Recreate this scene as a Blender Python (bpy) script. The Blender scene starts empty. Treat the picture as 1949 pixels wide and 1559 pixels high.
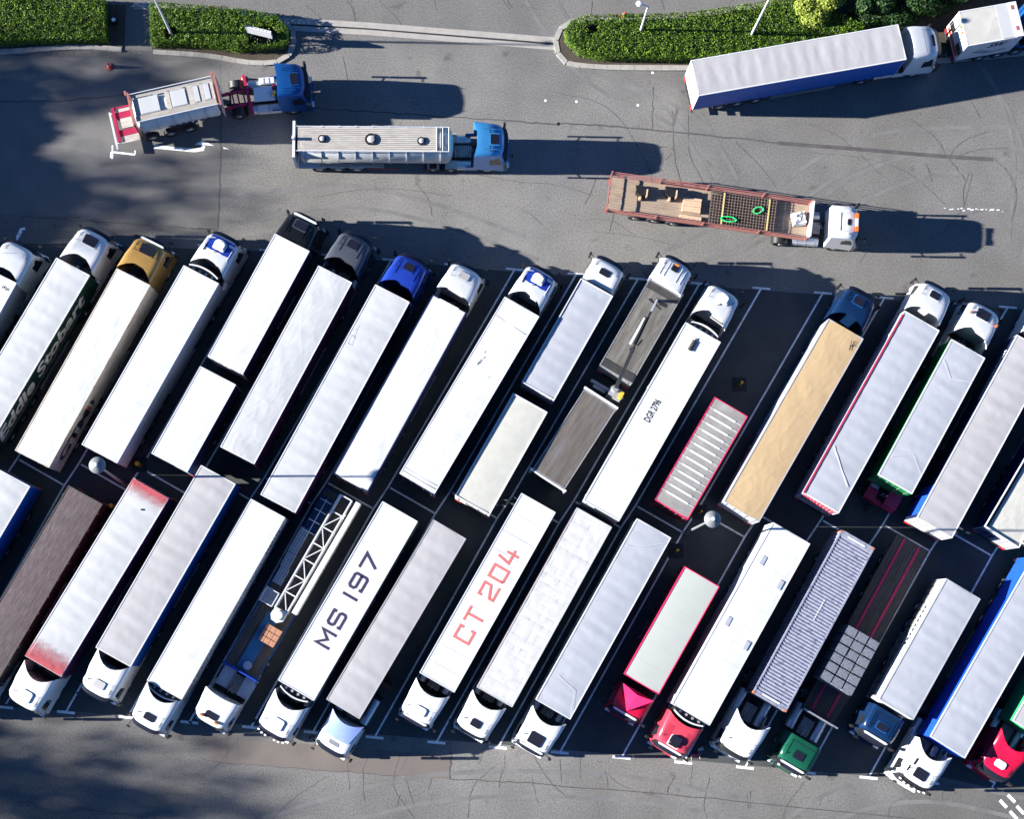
import bpy, math, random
from mathutils import Vector, Matrix, noise
random.seed(7)
R = math.radians
SC = bpy.context.scene
COL = SC.collection

# ------------------------------------------------------------------ camera
FPX, CU, CV, H = 2950.0, 974.5, 779.5, 103.0
NAD = (870.0, 1200.0)                       # where the verticals of the photograph meet
dn = Vector(((NAD[0]-CU), -(NAD[1]-CV), -FPX)).normalized()
up = -dn
wx = (Vector((1, 0, 0)) - up*up.x).normalized()
wy = up.cross(wx)
RM = Matrix((wx, wy, up))                   # camera axes -> world
cam = bpy.data.objects.new("camera", bpy.data.cameras.new("camera"))
COL.objects.link(cam)
cam.matrix_world = Matrix.Translation((0, 0, H)) @ RM.to_4x4()
cam.data.sensor_width = 36; cam.data.sensor_fit = 'HORIZONTAL'
cam.data.lens = 36*FPX/1949
cam.data.clip_end = 2000
SC.camera = cam

def P(u, v, z=0.0):
    d = RM @ Vector(((u-CU)/FPX, -(v-CV)/FPX, -1.0))
    t = (z-H)/d.z
    return Vector((d.x*t, d.y*t, z))

# ------------------------------------------------------------------ light
SUN_EL = R(18.0)
sd = P(1407, 70.5) - P(1219, 67)            # direction the shadows run
az = math.atan2(sd.y, sd.x)
SC.view_settings.view_transform = 'Standard'
SC.view_settings.look = 'None'
SC.view_settings.gamma = 1.0
SC.view_settings.exposure = 2.2
W = bpy.data.worlds.new("World"); SC.world = W; W.use_nodes = True
nt = W.node_tree
bg = nt.nodes['Background']
sky = nt.nodes.new('ShaderNodeTexSky'); sky.sky_type = 'NISHITA'; sky.sun_disc = False
sky.sun_elevation = SUN_EL
sky.dust_density = 0.0; sky.ozone_density = 8.0; sky.air_density = 0.8
sky.sun_rotation = math.pi/2 - (az + math.pi)
nt.links.new(sky.outputs[0], bg.inputs[0]); bg.inputs[1].default_value = 0.05
sl = bpy.data.lights.new("sun", 'SUN'); sl.energy = 5.0; sl.angle = R(0.5); sl.color = (1.0, 0.95, 0.87)
sun = bpy.data.objects.new("sun", sl); COL.objects.link(sun)
sdir = Vector((math.cos(az)*math.cos(SUN_EL), math.sin(az)*math.cos(SUN_EL), -math.sin(SUN_EL)))
sun.rotation_euler = sdir.to_track_quat('-Z', 'Y').to_euler()
sun.location = (-60, 0, 60)

# ------------------------------------------------------------------ materials
MATS = {}
def mat(name, col, rough=0.6, metal=0.0, var=0.12, scale=1.2, fine=0.0, bump=0.0, bscale=30, spec=0.4,
        stain=0.0, stainc=(0.1, 0.1, 0.09), stscale=0.8, coat=0.0, stretch=(1, 1, 1)):
    if name in MATS: return MATS[name]
    m = bpy.data.materials.new(name); m.use_nodes = True
    n, l = m.node_tree.nodes, m.node_tree.links
    b = n['Principled BSDF']
    b.inputs['Roughness'].default_value = rough
    b.inputs['Metallic'].default_value = metal
    b.inputs['Specular IOR Level'].default_value = spec
    b.inputs['Coat Weight'].default_value = coat
    b.inputs['Coat Roughness'].default_value = 0.08
    tc = n.new('ShaderNodeTexCoord'); mp = n.new('ShaderNodeMapping')
    mp.inputs['Scale'].default_value = stretch
    l.new(tc.outputs['Object'], mp.inputs[0])
    nz = n.new('ShaderNodeTexNoise'); nz.inputs['Scale'].default_value = scale; nz.inputs['Detail'].default_value = 6
    l.new(mp.outputs[0], nz.inputs['Vector'])
    mr = n.new('ShaderNodeMapRange'); mr.inputs[1].default_value = 0.3; mr.inputs[2].default_value = 0.7
    mr.inputs[3].default_value = 1-var; mr.inputs[4].default_value = 1+var*0.6
    l.new(nz.outputs[0], mr.inputs[0])
    vm = n.new('ShaderNodeVectorMath'); vm.operation = 'SCALE'
    vm.inputs[0].default_value = col[:3]
    l.new(mr.outputs[0], vm.inputs['Scale'])
    out = vm.outputs[0]
    if fine > 0:
        n2 = n.new('ShaderNodeTexNoise'); n2.inputs['Scale'].default_value = 28; n2.inputs['Detail'].default_value = 3
        l.new(mp.outputs[0], n2.inputs['Vector'])
        m2 = n.new('ShaderNodeMapRange'); m2.inputs[1].default_value = 0.3; m2.inputs[2].default_value = 0.7
        m2.inputs[3].default_value = 1-fine; m2.inputs[4].default_value = 1+fine
        l.new(n2.outputs[0], m2.inputs[0])
        v2 = n.new('ShaderNodeVectorMath'); v2.operation = 'SCALE'
        l.new(out, v2.inputs[0]); l.new(m2.outputs[0], v2.inputs['Scale']); out = v2.outputs[0]
    if stain > 0:
        n3 = n.new('ShaderNodeTexNoise'); n3.inputs['Scale'].default_value = stscale; n3.inputs['Detail'].default_value = 8
        n3.inputs['Roughness'].default_value = 0.65
        l.new(mp.outputs[0], n3.inputs['Vector'])
        m3 = n.new('ShaderNodeMapRange'); m3.inputs[1].default_value = 0.5; m3.inputs[2].default_value = 0.75
        m3.inputs[3].default_value = 0; m3.inputs[4].default_value = stain
        l.new(n3.outputs[0], m3.inputs[0])
        mx = n.new('ShaderNodeMix'); mx.data_type = 'RGBA'
        l.new(m3.outputs[0], mx.inputs[0]); l.new(out, mx.inputs[6]); mx.inputs[7].default_value = (*stainc, 1)
        out = mx.outputs[2]
    l.new(out, b.inputs['Base Color'])
    if bump > 0:
        nb = n.new('ShaderNodeTexNoise'); nb.inputs['Scale'].default_value = bscale; nb.inputs['Detail'].default_value = 4
        l.new(mp.outputs[0], nb.inputs['Vector'])
        bp = n.new('ShaderNodeBump'); bp.inputs['Strength'].default_value = bump; bp.inputs['Distance'].default_value = 0.02
        l.new(nb.outputs[0], bp.inputs['Height']); l.new(bp.outputs[0], b.inputs['Normal'])
    MATS[name] = m
    return m

WHITE = mat('white_paint', (0.50, 0.51, 0.515), 0.4, var=0.04, coat=0.3, stain=0.14, stainc=(0.33, 0.32, 0.31), stscale=1.5)
WROOF = mat('white_sheet', (0.475, 0.485, 0.49), 0.5, var=0.06, scale=0.6, stain=0.5, stainc=(0.33, 0.33, 0.34), stretch=(1, .3, 1), stscale=1.4)
LROOF = mat('pale_tarpaulin', (0.36, 0.37, 0.38), 0.55, var=0.07, scale=0.7, stain=0.3, stainc=(0.27, 0.275, 0.30), stretch=(.5, 1.6, 1))
GROOF = mat('grey_tarpaulin', (0.29, 0.305, 0.34), 0.55, var=0.07, scale=0.7, stain=0.3, stainc=(0.23, 0.255, 0.29), stretch=(.6, 1.6, 1))
MROOF = mat('warm_grey_tarpaulin', (0.30, 0.296, 0.305), 0.6, var=0.08, scale=0.7, stain=0.3, stainc=(0.245, 0.23, 0.235), stretch=(.5, 1.6, 1))
CROOF = mat('cream_sheet', (0.37, 0.37, 0.335), 0.7, var=0.08, scale=1.5, fine=.05, stain=0.3, stainc=(0.29, 0.285, 0.25), stscale=2)
TROOF = mat('tan_tarpaulin', (0.36, 0.26, 0.145), 0.7, var=0.08, scale=1.0, fine=.04, stain=0.35, stainc=(0.28, 0.19, 0.10), stretch=(1, .5, 1))
PGREEN = mat('pale_green_sheet', (0.335, 0.355, 0.33), 0.5, var=0.04, scale=0.8, stain=.15, stainc=(.29, .30, .29))
RIM = mat('white_rim', (0.50, 0.51, 0.53), 0.4, var=0.06)
SILVER = mat('silver_metal', (0.5, 0.52, 0.55), 0.35, metal=0.7, var=0.1)
STEEL = mat('dull_steel', (0.30, 0.31, 0.33), 0.5, metal=0.5, var=0.2, scale=3, fine=.1)
DARK = mat('dark_chassis', (0.018, 0.019, 0.022), 0.6, var=0.3, scale=3)
BLACK = mat('black_plastic', (0.01, 0.01, 0.011), 0.45, var=0.2)
RUBBER = mat('tyre_rubber', (0.015, 0.015, 0.016), 0.85, var=0.2)
GLASS = mat('dark_glass', (0.012, 0.014, 0.018), 0.08, var=0.0, spec=0.7)
SMOKED = mat('smoked_roof_hatch', (0.010, 0.011, 0.02), 0.35, var=0.1, spec=.2)
ORANGE = mat('orange_lens', (0.6, 0.13, 0.02), 0.3, var=0.05)
REDL = mat('red_lens', (0.45, 0.02, 0.02), 0.3, var=0.05)
CLEAR = mat('clear_lens', (0.8, 0.8, 0.8), 0.2, var=0.0)
def paint(nm, c, **k):
    k['rough'] = .24; k['coat'] = .25; k.setdefault('var', .10); k.setdefault('spec', .25)
    return mat(nm, c, **k)
GOLD = paint('gold_paint', (0.26, 0.155, 0.045), fine=.08)
BLACKP = paint('black_paint', (0.006, 0.0065, 0.007), coat=.15, rough=.4)
GREYP = paint('grey_paint', (0.055, 0.062, 0.078), fine=.08, coat=.2)
BLUE1 = paint('royal_blue_paint', (0.012, 0.036, 0.26), coat=.25)
BLUE2 = paint('mid_blue_paint', (0.008, 0.065, 0.22), coat=.25)
BLUE3 = paint('sky_blue_paint', (0.04, 0.21, 0.44))
NAVY = paint('navy_paint', (0.004, 0.018, 0.058), coat=.2, rough=.45)
BLUEC = mat('blue_curtain', (0.003, 0.07, 0.30), 0.5, var=.12, scale=2)
NAVYC = mat('navy_curtain', (0.006, 0.012, 0.05), 0.5, var=.12, scale=2)
RBLUEC = mat('bright_blue_curtain', (0.006, 0.055, 0.42), 0.5, var=.1, scale=2)
DGREEN = mat('dark_green_curtain', (0.005, 0.028, 0.018), 0.45, var=.12, scale=2)
GREENC = mat('green_curtain', (0.004, 0.13, 0.035), 0.45, var=.12, scale=2)
LGREENC = mat('light_green_curtain', (0.03, 0.32, 0.11), 0.45, var=.12, scale=2)
MAGC = mat('magenta_curtain', (0.05, 0.004, 0.04), 0.45, var=.12, scale=2)
REDC = mat('crimson_curtain', (0.20, 0.006, 0.025), 0.45, var=.12, scale=2)
DIRTY = mat('dirty_beige_side', (0.46, 0.40, 0.32), 0.7, var=.2, scale=1.2, stain=.6, stainc=(.17, .11, .07), stscale=1.6)
WSIDE = mat('white_side', (0.44, 0.45, 0.47), 0.5, var=.08, stain=.25, stainc=(.3, .28, .28))
GSIDE = mat('grey_side', (0.30, 0.31, 0.36), 0.5, var=.1, stain=.25, stainc=(.14, .13, .14))
REDP = paint('bright_red_paint', (0.36, 0.005, 0.03), coat=.3)
REDP2 = paint('salmon_red_paint', (0.40, 0.04, 0.065), coat=.3)
GREENP = paint('green_paint', (0.006, 0.065, 0.038), coat=.25)
PINKRED = mat('crimson_frame_paint', (0.28, 0.008, 0.05), 0.5, var=.15, scale=3, fine=.1)
SALMON = mat('weathered_red_frame', (0.27, 0.10, 0.085), 0.6, var=.2, scale=4, fine=.1)
PLANK = mat('reddish_deck_planks', (0.068, 0.050, 0.056), 0.8, var=.35, scale=2.0, fine=.5, stain=.7, stainc=(.15, .135, .15), stscale=3, stretch=(5, .5, 1))
PLANKG = mat('dark_deck_planks', (0.055, 0.048, 0.045), 0.8, var=.35, scale=2.0, fine=.4, stain=.5, stainc=(.10, .09, .08), stscale=3, stretch=(5, .5, 1))
PLANKT = mat('tan_deck_planks', (0.26, 0.20, 0.15), 0.8, var=.25, scale=2.0, fine=.15, stain=.5, stainc=(.15, .11, .08), stscale=2, stretch=(2, .7, 1))
BEDG = mat('worn_grey_bed', (0.10, 0.094, 0.084), 0.7, var=.3, scale=1.2, fine=.4, stain=.6, stainc=(.155, .155, .16), stscale=1.2, stretch=(3, .5, 1))
BEDB = mat('worn_brown_bed', (0.086, 0.075, 0.066), 0.7, var=.3, scale=1.2, fine=.4, stain=.7, stainc=(.115, .12, .145), stscale=1.0, stretch=(3, .4, 1))
CONT = mat('slate_container_paint', (0.21, 0.22, 0.28), 0.55, var=.12, scale=3, fine=.1, stain=.95, stainc=(.03, .035, .09), stscale=3.2)
YELLOW = mat('yellow_paint', (0.65, 0.38, 0.03), 0.5, var=.1)
TANK = mat('tank_metal', (0.40, 0.41, 0.41), 0.45, metal=.35, var=.2, scale=2, fine=.06, stain=.5, stainc=(.20, .17, .13), stretch=(2, .6, 1))
WALK = mat('walkway_grating', (0.34, 0.32, 0.29), 0.7, var=.2, scale=2, fine=.15, stain=.5, stainc=(.28, .22, .18), stretch=(4, .6, 1))
INK = mat('ink', (0.012, 0.012, 0.02), 0.5, var=.1)
PINK = mat('faded_red_letters', (0.50, 0.12, 0.11), 0.6, var=.2, scale=5, fine=.1)
LETW = mat('pale_letters', (0.50, 0.53, 0.55), 0.5, var=.05)
WOODS = mat('raw_timber', (0.48, 0.33, 0.22), 0.8, var=.2, scale=3, fine=.1, stretch=(1, 5, 1))
BRICK = mat('terracotta_blocks', (0.33, 0.16, 0.10), 0.85, var=.2, scale=6, fine=.3)
WRAP = mat('grey_wrapped_block', (0.13, 0.14, 0.17), 0.4, var=.25, scale=6, fine=.25, bump=.4, bscale=14)
BAG = mat('white_bag_cloth', (0.5, 0.5, 0.51), 0.7, var=.08, bump=.5, bscale=5)
NEON = mat('green_strap', (0.02, 0.65, 0.16), 0.5, var=.05)
RUST = mat('rusty_bar', (0.035, 0.027, 0.025), 0.8, var=.3, scale=8)
CONE = mat('orange_red_cone', (0.55, 0.07, 0.04), 0.5, var=.1)
LAMPG = mat('lamp_grey', (0.13, 0.14, 0.147), 0.45, var=.06)

# ------------------------------------------------------------------ mesh builder
class MB:
    def __init__(s): s.v, s.f, s.m = [], [], []
    def add(s, vs, fs, mi=0):
        o = len(s.v); s.v += [tuple(p) for p in vs]
        for f in fs: s.f.append(tuple(i+o for i in f)); s.m.append(mi)
        return s
    def box(s, x0, x1, y0, y1, z0, z1, mi=0):
        return s.add([(x0,y0,z0),(x1,y0,z0),(x1,y1,z0),(x0,y1,z0),(x0,y0,z1),(x1,y0,z1),(x1,y1,z1),(x0,y1,z1)],
                     [(0,3,2,1),(4,5,6,7),(0,1,5,4),(1,2,6,5),(2,3,7,6),(3,0,4,7)], mi)
    def prism(s, poly, z0, z1, mi=0):
        n = len(poly)
        a = sum(poly[i][0]*poly[(i+1)%n][1]-poly[(i+1)%n][0]*poly[i][1] for i in range(n))
        if a < 0: poly = poly[::-1]
        vs = [(p[0],p[1],z0) for p in poly]+[(p[0],p[1],z1) for p in poly]
        fs = [tuple(range(n))[::-1], tuple(range(n, 2*n))]+[(i,(i+1)%n,n+(i+1)%n,n+i) for i in range(n)]
        return s.add(vs, fs, mi)
    def tube(s, a, b, r, n=6, mi=0, r2=None):
        a, b = Vector(a), Vector(b); d = (b-a).normalized()
        u = d.orthogonal().normalized(); w = d.cross(u); r2 = r if r2 is None else r2
        vs = []
        for c, rr in ((a, r), (b, r2)):
            for i in range(n):
                t = 2*math.pi*i/n; vs.append(c+(u*math.cos(t)+w*math.sin(t))*rr)
        return s.add(vs, [tuple(range(n))[::-1], tuple(range(n, 2*n))]+[(i,(i+1)%n,n+(i+1)%n,n+i) for i in range(n)], mi)
    def bar(s, a, b, w, h, mi=0):
        a, b = Vector(a), Vector(b); d = (b-a).normalized()
        u = Vector((0,0,1)); sx = d.cross(u)
        sx = sx.normalized() if sx.length > 1e-4 else Vector((1,0,0)); uz = sx.cross(d)
        vs = []
        for c in (a, b):
            for q in ((-1,-1),(1,-1),(1,1),(-1,1)): vs.append(c+sx*q[0]*w/2+uz*q[1]*h/2)
        return s.add(vs, [(0,1,2,3),(7,6,5,4),(0,4,5,1),(1,5,6,2),(2,6,7,3),(3,7,4,0)], mi)
    def grid(s, pts, mi=0, flip=False):
        nr, nc = len(pts), len(pts[0])
        fs = []
        for i in range(nr-1):
            for j in range(nc-1):
                q = (i*nc+j, i*nc+j+1, (i+1)*nc+j+1, (i+1)*nc+j)
                fs.append(q[::-1] if flip else q)
        return s.add([p for r in pts for p in r], fs, mi)
    def lathe(s, prof, c=(0,0,0), n=20, mi=0):
        vs = []
        for r, z in prof:
            for i in range(n):
                t = 2*math.pi*i/n; vs.append((c[0]+r*math.cos(t), c[1]+r*math.sin(t), c[2]+z))
        fs = []
        for k in range(len(prof)-1):
            for i in range(n): fs.append((k*n+i, k*n+(i+1)%n, (k+1)*n+(i+1)%n, (k+1)*n+i))
        fs.append(tuple(range(n))[::-1]); fs.append(tuple(range((len(prof)-1)*n, len(prof)*n)))
        return s.add(vs, fs, mi)
    def path(s, pts, w, z, mi=0, closed=False, z2=None):
        """mitred flat strip along a polyline"""
        n = len(pts); pts = [Vector((p[0], p[1])) for p in pts]; L, Rr = [], []
        for i in range(n):
            a = pts[i-1] if (i > 0 or closed) else None; b = pts[(i+1) % n] if (i < n-1 or closed) else None
            d1 = (pts[i]-a).normalized() if a is not None else None
            d2 = (b-pts[i]).normalized() if b is not None else None
            if d1 is None: d1 = d2
            if d2 is None: d2 = d1
            n1 = Vector((-d1.y, d1.x)); n2 = Vector((-d2.y, d2.x)); m = (n1+n2)
            m = m.normalized() if m.length > 1e-3 else n1
            k = (w/2)/max(0.45, m.dot(n1))
            L.append(pts[i]+m*k); Rr.append(pts[i]-m*k)
        vs = [(p.x, p.y, z) for p in Rr]+[(p.x, p.y, z) for p in L]
        m = n if closed else n-1
        fs = [(i, (i+1)%n, n+(i+1)%n, n+i) for i in range(m)]
        return s.add(vs, fs, mi)
    def build(s, name, mats, parent=None, smooth=None):
        me = bpy.data.meshes.new(name); me.from_pydata(s.v, [], s.f)
        if not isinstance(mats, (list, tuple)): mats = [mats]
        for m in mats: me.materials.append(m)
        me.polygons.foreach_set('material_index', s.m)
        if smooth:
            me.polygons.foreach_set('use_smooth', [True]*len(s.f))
            me.set_sharp_from_angle(angle=R(smooth))
        me.update()
        o = bpy.data.objects.new(name, me); COL.objects.link(o)
        if parent: o.parent = parent
        return o

def tag(o, label, cat, group=None, kind=None):
    if label: o['label'] = label
    if cat: o['category'] = cat
    if group: o['group'] = group
    if kind: o['kind'] = kind
    return o
def empty(name, loc, rz, label, cat, group=None):
    o = bpy.data.objects.new(name, None); COL.objects.link(o)
    o.location = loc; o.rotation_euler = (0, 0, rz); o.empty_display_size = .5
    return tag(o, label, cat, group)

def text_part(name, s, m, parent, org, rd, upv, length, height, shear=0.0, bold=0.0):
    """lettering fitted to length x height, org = lower left corner, rd/upv = reading and up directions"""
    cu = bpy.data.curves.new(name, 'FONT'); cu.body = s; cu.shear = shear; cu.offset = bold; cu.resolution_u = 3
    t = bpy.data.objects.new(name, cu); COL.objects.link(t)
    dg = bpy.context.evaluated_depsgraph_get()
    me = bpy.data.meshes.new_from_object(t.evaluated_get(dg))
    COL.objects.unlink(t); bpy.data.objects.remove(t)
    xs = [v.co.x for v in me.vertices]; ys = [v.co.y for v in me.vertices]
    x0, x1, y0, y1 = min(xs), max(xs), min(ys), max(ys)
    rd, upv, org = Vector(rd), Vector(upv), Vector(org)
    for v in me.vertices:
        a = (v.co.x-x0)/(x1-x0)*length; b = (v.co.y-y0)/(y1-y0)*height
        v.co = org+rd*a+upv*b
    me.materials.clear(); me.materials.append(m)
    o = bpy.data.objects.new(name, me); COL.objects.link(o); o.parent = parent
    return o

GL = {
 'M': [[(0.08,0),(0.08,.92),(.5,.38),(.92,.92),(.92,0)]],
 'S': [[(.9,.74),(.9,.92),(.18,.92),(.08,.82),(.08,.6),(.18,.5),(.82,.5),(.92,.4),(.92,.18),(.82,.08),(.1,.08),(.1,.26)]],
 '1': [[(.5,0),(.5,1)]],
 '9': [[(.92,.5),(.18,.5),(.08,.6),(.08,.82),(.18,.92),(.82,.92),(.92,.82),(.92,.18),(.82,.08),(.1,.08),(.1,.24)]],
 '7': [[(0,.92),(.92,.92),(.35,0)]],
 'C': [[(.9,.72),(.9,.92),(.1,.92),(.1,.08),(.9,.08),(.9,.28)]],
 'T': [[(0,.92),(1,.92)], [(.5,0),(.5,.84)]],
 '2': [[(.1,.74),(.1,.92),(.9,.92),(.9,.55),(.1,.3),(.1,.08),(1,.08)]],
 '0': [[(.1,.08),(.9,.08),(.9,.92),(.1,.92),(.1,.08)]],
 '4': [[(.7,0),(.7,.24)], [(.25,1),(.08,.32),(1,.32)], [(.7,.4),(.7,.7)]],
}
def stroke_text(name, s, m, parent, org, rd, upv, length, height, th=.16):
    rd, upv, org = Vector(rd), Vector(upv), Vector(org)
    cells = []; x = 0
    for ch in s:
        wd = {' ': .55, '1': .35}.get(ch, 1.0)
        if ch != ' ': cells.append((ch, x, wd))
        x += wd + (0 if ch == ' ' else .28)
    tot = x-.28; mb = MB()
    asp = length/tot/height
    for ch, cx, wd in cells:
        for st in GL[ch]:
            t = MB(); pts = [((cx+(p[0] if wd == 1 else .175)*1.0)*asp, p[1]) for p in st]
            t.path(pts, th, 0)
            mb.add([org+rd*(p[0]*height)+upv*(p[1]*height) for p in t.v], t.f)
    return mb.build(name, m, parent)

# ------------------------------------------------------------------ ground
def asphalt_mat():
    m = bpy.data.materials.new('asphalt'); m.use_nodes = True
    n, l = m.node_tree.nodes, m.node_tree.links; b = n['Principled BSDF']
    b.inputs['Roughness'].default_value = .9; b.inputs['Specular IOR Level'].default_value = .25
    tc = n.new('ShaderNodeTexCoord')
    def nz(sc, det, lo, hi, stretch=None, f0=.3, f1=.7):
        t = n.new('ShaderNodeTexNoise'); t.inputs['Scale'].default_value = sc; t.inputs['Detail'].default_value = det
        if stretch:
            mp = n.new('ShaderNodeMapping'); mp.inputs['Scale'].default_value = stretch[:3]
            mp.inputs['Rotation'].default_value = (0, 0, stretch[3]); l.new(tc.outputs['Object'], mp.inputs[0]); l.new(mp.outputs[0], t.inputs['Vector'])
        else: l.new(tc.outputs['Object'], t.inputs['Vector'])
        r = n.new('ShaderNodeMapRange'); r.inputs[1].default_value = f0; r.inputs[2].default_value = f1
        r.inputs[3].default_value = lo; r.inputs[4].default_value = hi
        l.new(t.outputs[0], r.inputs[0]); return r.outputs[0]
    fs = [nz(.05, 3, .88, 1.12), nz(.35, 6, .88, 1.1), nz(9, 4, .74, 1.26), nz(34, 2, .66, 1.34),
          nz(.25, 5, .9, 1.06, (1, .12, 1, .05))]
    out = fs[0]
    for x in fs[1:]:
        q = n.new('ShaderNodeMath'); q.operation = 'MULTIPLY'; l.new(out, q.inputs[0]); l.new(x, q.inputs[1]); out = q.outputs[0]
    sx = n.new('ShaderNodeSeparateXYZ'); l.new(tc.outputs['Object'], sx.inputs[0])
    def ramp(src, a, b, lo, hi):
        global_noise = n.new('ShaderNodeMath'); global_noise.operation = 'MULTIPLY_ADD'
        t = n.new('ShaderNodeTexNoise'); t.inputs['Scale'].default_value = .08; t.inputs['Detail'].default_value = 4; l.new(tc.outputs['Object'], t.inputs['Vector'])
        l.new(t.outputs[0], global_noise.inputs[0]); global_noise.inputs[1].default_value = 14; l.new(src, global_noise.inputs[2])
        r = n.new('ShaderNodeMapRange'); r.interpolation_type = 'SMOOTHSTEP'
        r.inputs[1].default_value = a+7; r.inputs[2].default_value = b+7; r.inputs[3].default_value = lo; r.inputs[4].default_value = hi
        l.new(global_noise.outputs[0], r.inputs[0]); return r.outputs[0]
    for x in (ramp(sx.outputs[0], -30, -8, .74, 1), ramp(sx.outputs[1], -14, -4, .80, 1), ramp(sx.outputs[0], 18, 36, 1, .80), ramp(sx.outputs[1], 32, 42, 1, .88)):  # asphalt darkened by position: painted tree shade, edge falloff, older tone
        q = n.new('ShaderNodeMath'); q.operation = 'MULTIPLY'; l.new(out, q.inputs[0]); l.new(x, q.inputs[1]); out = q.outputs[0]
    hue = nz(.12, 4, 0, 1)
    mx = n.new('ShaderNodeMix'); mx.data_type = 'RGBA'
    mx.inputs[6].default_value = (.140, .139, .140, 1); mx.inputs[7].default_value = (.148, .143, .135, 1)
    l.new(hue, mx.inputs[0])
    v = n.new('ShaderNodeVectorMath'); v.operation = 'SCALE'; l.new(mx.outputs[2], v.inputs[0]); l.new(out, v.inputs['Scale'])
    # oil spots
    sp = nz(.8, 4, 0, .55, None, .64, .74)
    m2 = n.new('ShaderNodeMix'); m2.data_type = 'RGBA'; l.new(sp, m2.inputs[0]); l.new(v.outputs[0], m2.inputs[6]); m2.inputs[7].default_value = (.05, .048, .05, 1)
    l.new(m2.outputs[2], b.inputs['Base Color'])
    bp = n.new('ShaderNodeBump'); bp.inputs['Strength'].default_value = .35; bp.inputs['Distance'].default_value = .012
    t = n.new('ShaderNodeTexNoise'); t.inputs['Scale'].default_value = 22; t.inputs['Detail'].default_value = 5
    l.new(tc.outputs['Object'], t.inputs['Vector']); l.new(t.outputs[0], bp.inputs['Height']); l.new(bp.outputs[0], b.inputs['Normal'])
    return m
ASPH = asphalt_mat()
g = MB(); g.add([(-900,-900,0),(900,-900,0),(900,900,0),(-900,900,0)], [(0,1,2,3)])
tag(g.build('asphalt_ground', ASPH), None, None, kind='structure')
BAYM = mat('shade_toned_bay_asphalt', (0.048, 0.054, 0.056), .9, var=.2, scale=.5, fine=.3, stain=.5, stainc=(.04, .04, .045))
PATCH1 = mat('reddish_asphalt', (0.122, 0.106, 0.098), .9, var=.14, scale=.6, fine=.25, stain=.4, stainc=(.08, .07, .065), stscale=.6, bump=.3, bscale=22)
PATCH2 = mat('dark_asphalt_strip', (0.062, 0.058, 0.062), .9, var=.25, scale=1, fine=.3)
PATCH3 = mat('dark_toned_asphalt', (0.112, 0.110, 0.108), .9, var=.16, scale=.5, fine=.28, bump=.3, bscale=22)
PAINT = mat('road_paint', (0.74, 0.75, 0.75), .7, var=.15, scale=2, fine=.15, stain=.75, stainc=(.12, .12, .12), stscale=3)
MARK = mat('tyre_mark', (0.085, 0.083, 0.085), .9, var=.3, scale=2, fine=.5)

def poly(mb, pts, z, mi=0):
    p = [P(u, v) for u, v in pts]; n = len(p)
    a = sum(p[i].x*p[(i+1)%n].y-p[(i+1)%n].x*p[i].y for i in range(n))
    if a < 0: p = p[::-1]
    mb.add([(q.x, q.y, z) for q in p], [tuple(range(n))], mi)
# bay surface, tarmac darkened to paint in the shade between the lorries
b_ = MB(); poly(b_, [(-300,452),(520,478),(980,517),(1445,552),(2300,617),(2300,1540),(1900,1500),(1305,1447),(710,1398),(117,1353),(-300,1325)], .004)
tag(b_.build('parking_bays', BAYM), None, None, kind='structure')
b_ = MB(); poly(b_, [(390,1402),(700,1426),(860,1440),(855,1485),(760,1478),(600,1466),(395,1450)], .004)
tag(b_.build('resurfaced_patch', PATCH1), None, None, kind='structure')
b_ = MB(); poly(b_, [(-300,95),(420,118),(422,300),(416,433),(150,412),(-300,395)], .004)
tag(b_.build('old_shaded_surface', PATCH3), None, None, kind='structure')  # older surface left of the seam, tree shade painted into its tone

# seams, cracks, tyre marks
def wob(pts, n=6, amp=.05):
    out = []
    for (a, b) in zip(pts[:-1], pts[1:]):
        a, b = Vector(a), Vector(b)
        for i in range(n):
            t = i/n; p = a.lerp(b, t)
            out.append((p.x+random.uniform(-amp, amp), p.y+random.uniform(-amp, amp)))
    out.append(tuple(pts[-1])); return out
def W2(pts): return [tuple(P(u, v).xy) for u, v in pts]
def curve(pts, n=14):
    """Catmull-Rom through the points"""
    q = [Vector(p) for p in W2(pts)]; q = [2*q[0]-q[1]]+q+[2*q[-1]-q[-2]]; out = []
    for i in range(1, len(q)-2):
        for k in range(n):
            t = k/n; a, b, c, d = q[i-1:i+3]
            out.append(tuple(.5*((2*b)+(c-a)*t+(2*a-5*b+4*c-d)*t*t+(3*b-a-3*c+d)*t**3)))
    out.append(tuple(q[-2])); return out
s_ = MB()
Z = .0065
for pts, w in [([(-40,193),(110,192),(240,180)],.10), ([(960,229),(1062,237),(1064,234),(1205,243),(1450,268)],.11), ([(1450,268),(1480,272)],.10),
               ([(590,205),(700,212),(850,222),(960,229)],.07), ([(421,170),(420,300),(415,436)],.05), ([(40,412),(200,423),(413,438)],.07),
               ([(415,436),(330,432)],.05), ([(858,1430),(856,1484)],.07), ([(856,1484),(1000,1491),(1400,1525),(1950,1580)],.06),
               ([(-20,1525),(100,1533),(300,1560)],.05), ([(1128,0),(1126,40)],.04), ([(1243,165),(1241,247)],.05), ([(395,1450),(600,1466),(760,1478)],.04)]:
    s_.path(wob(W2(pts), 10, .05), w, Z); Z += .00002
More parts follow.
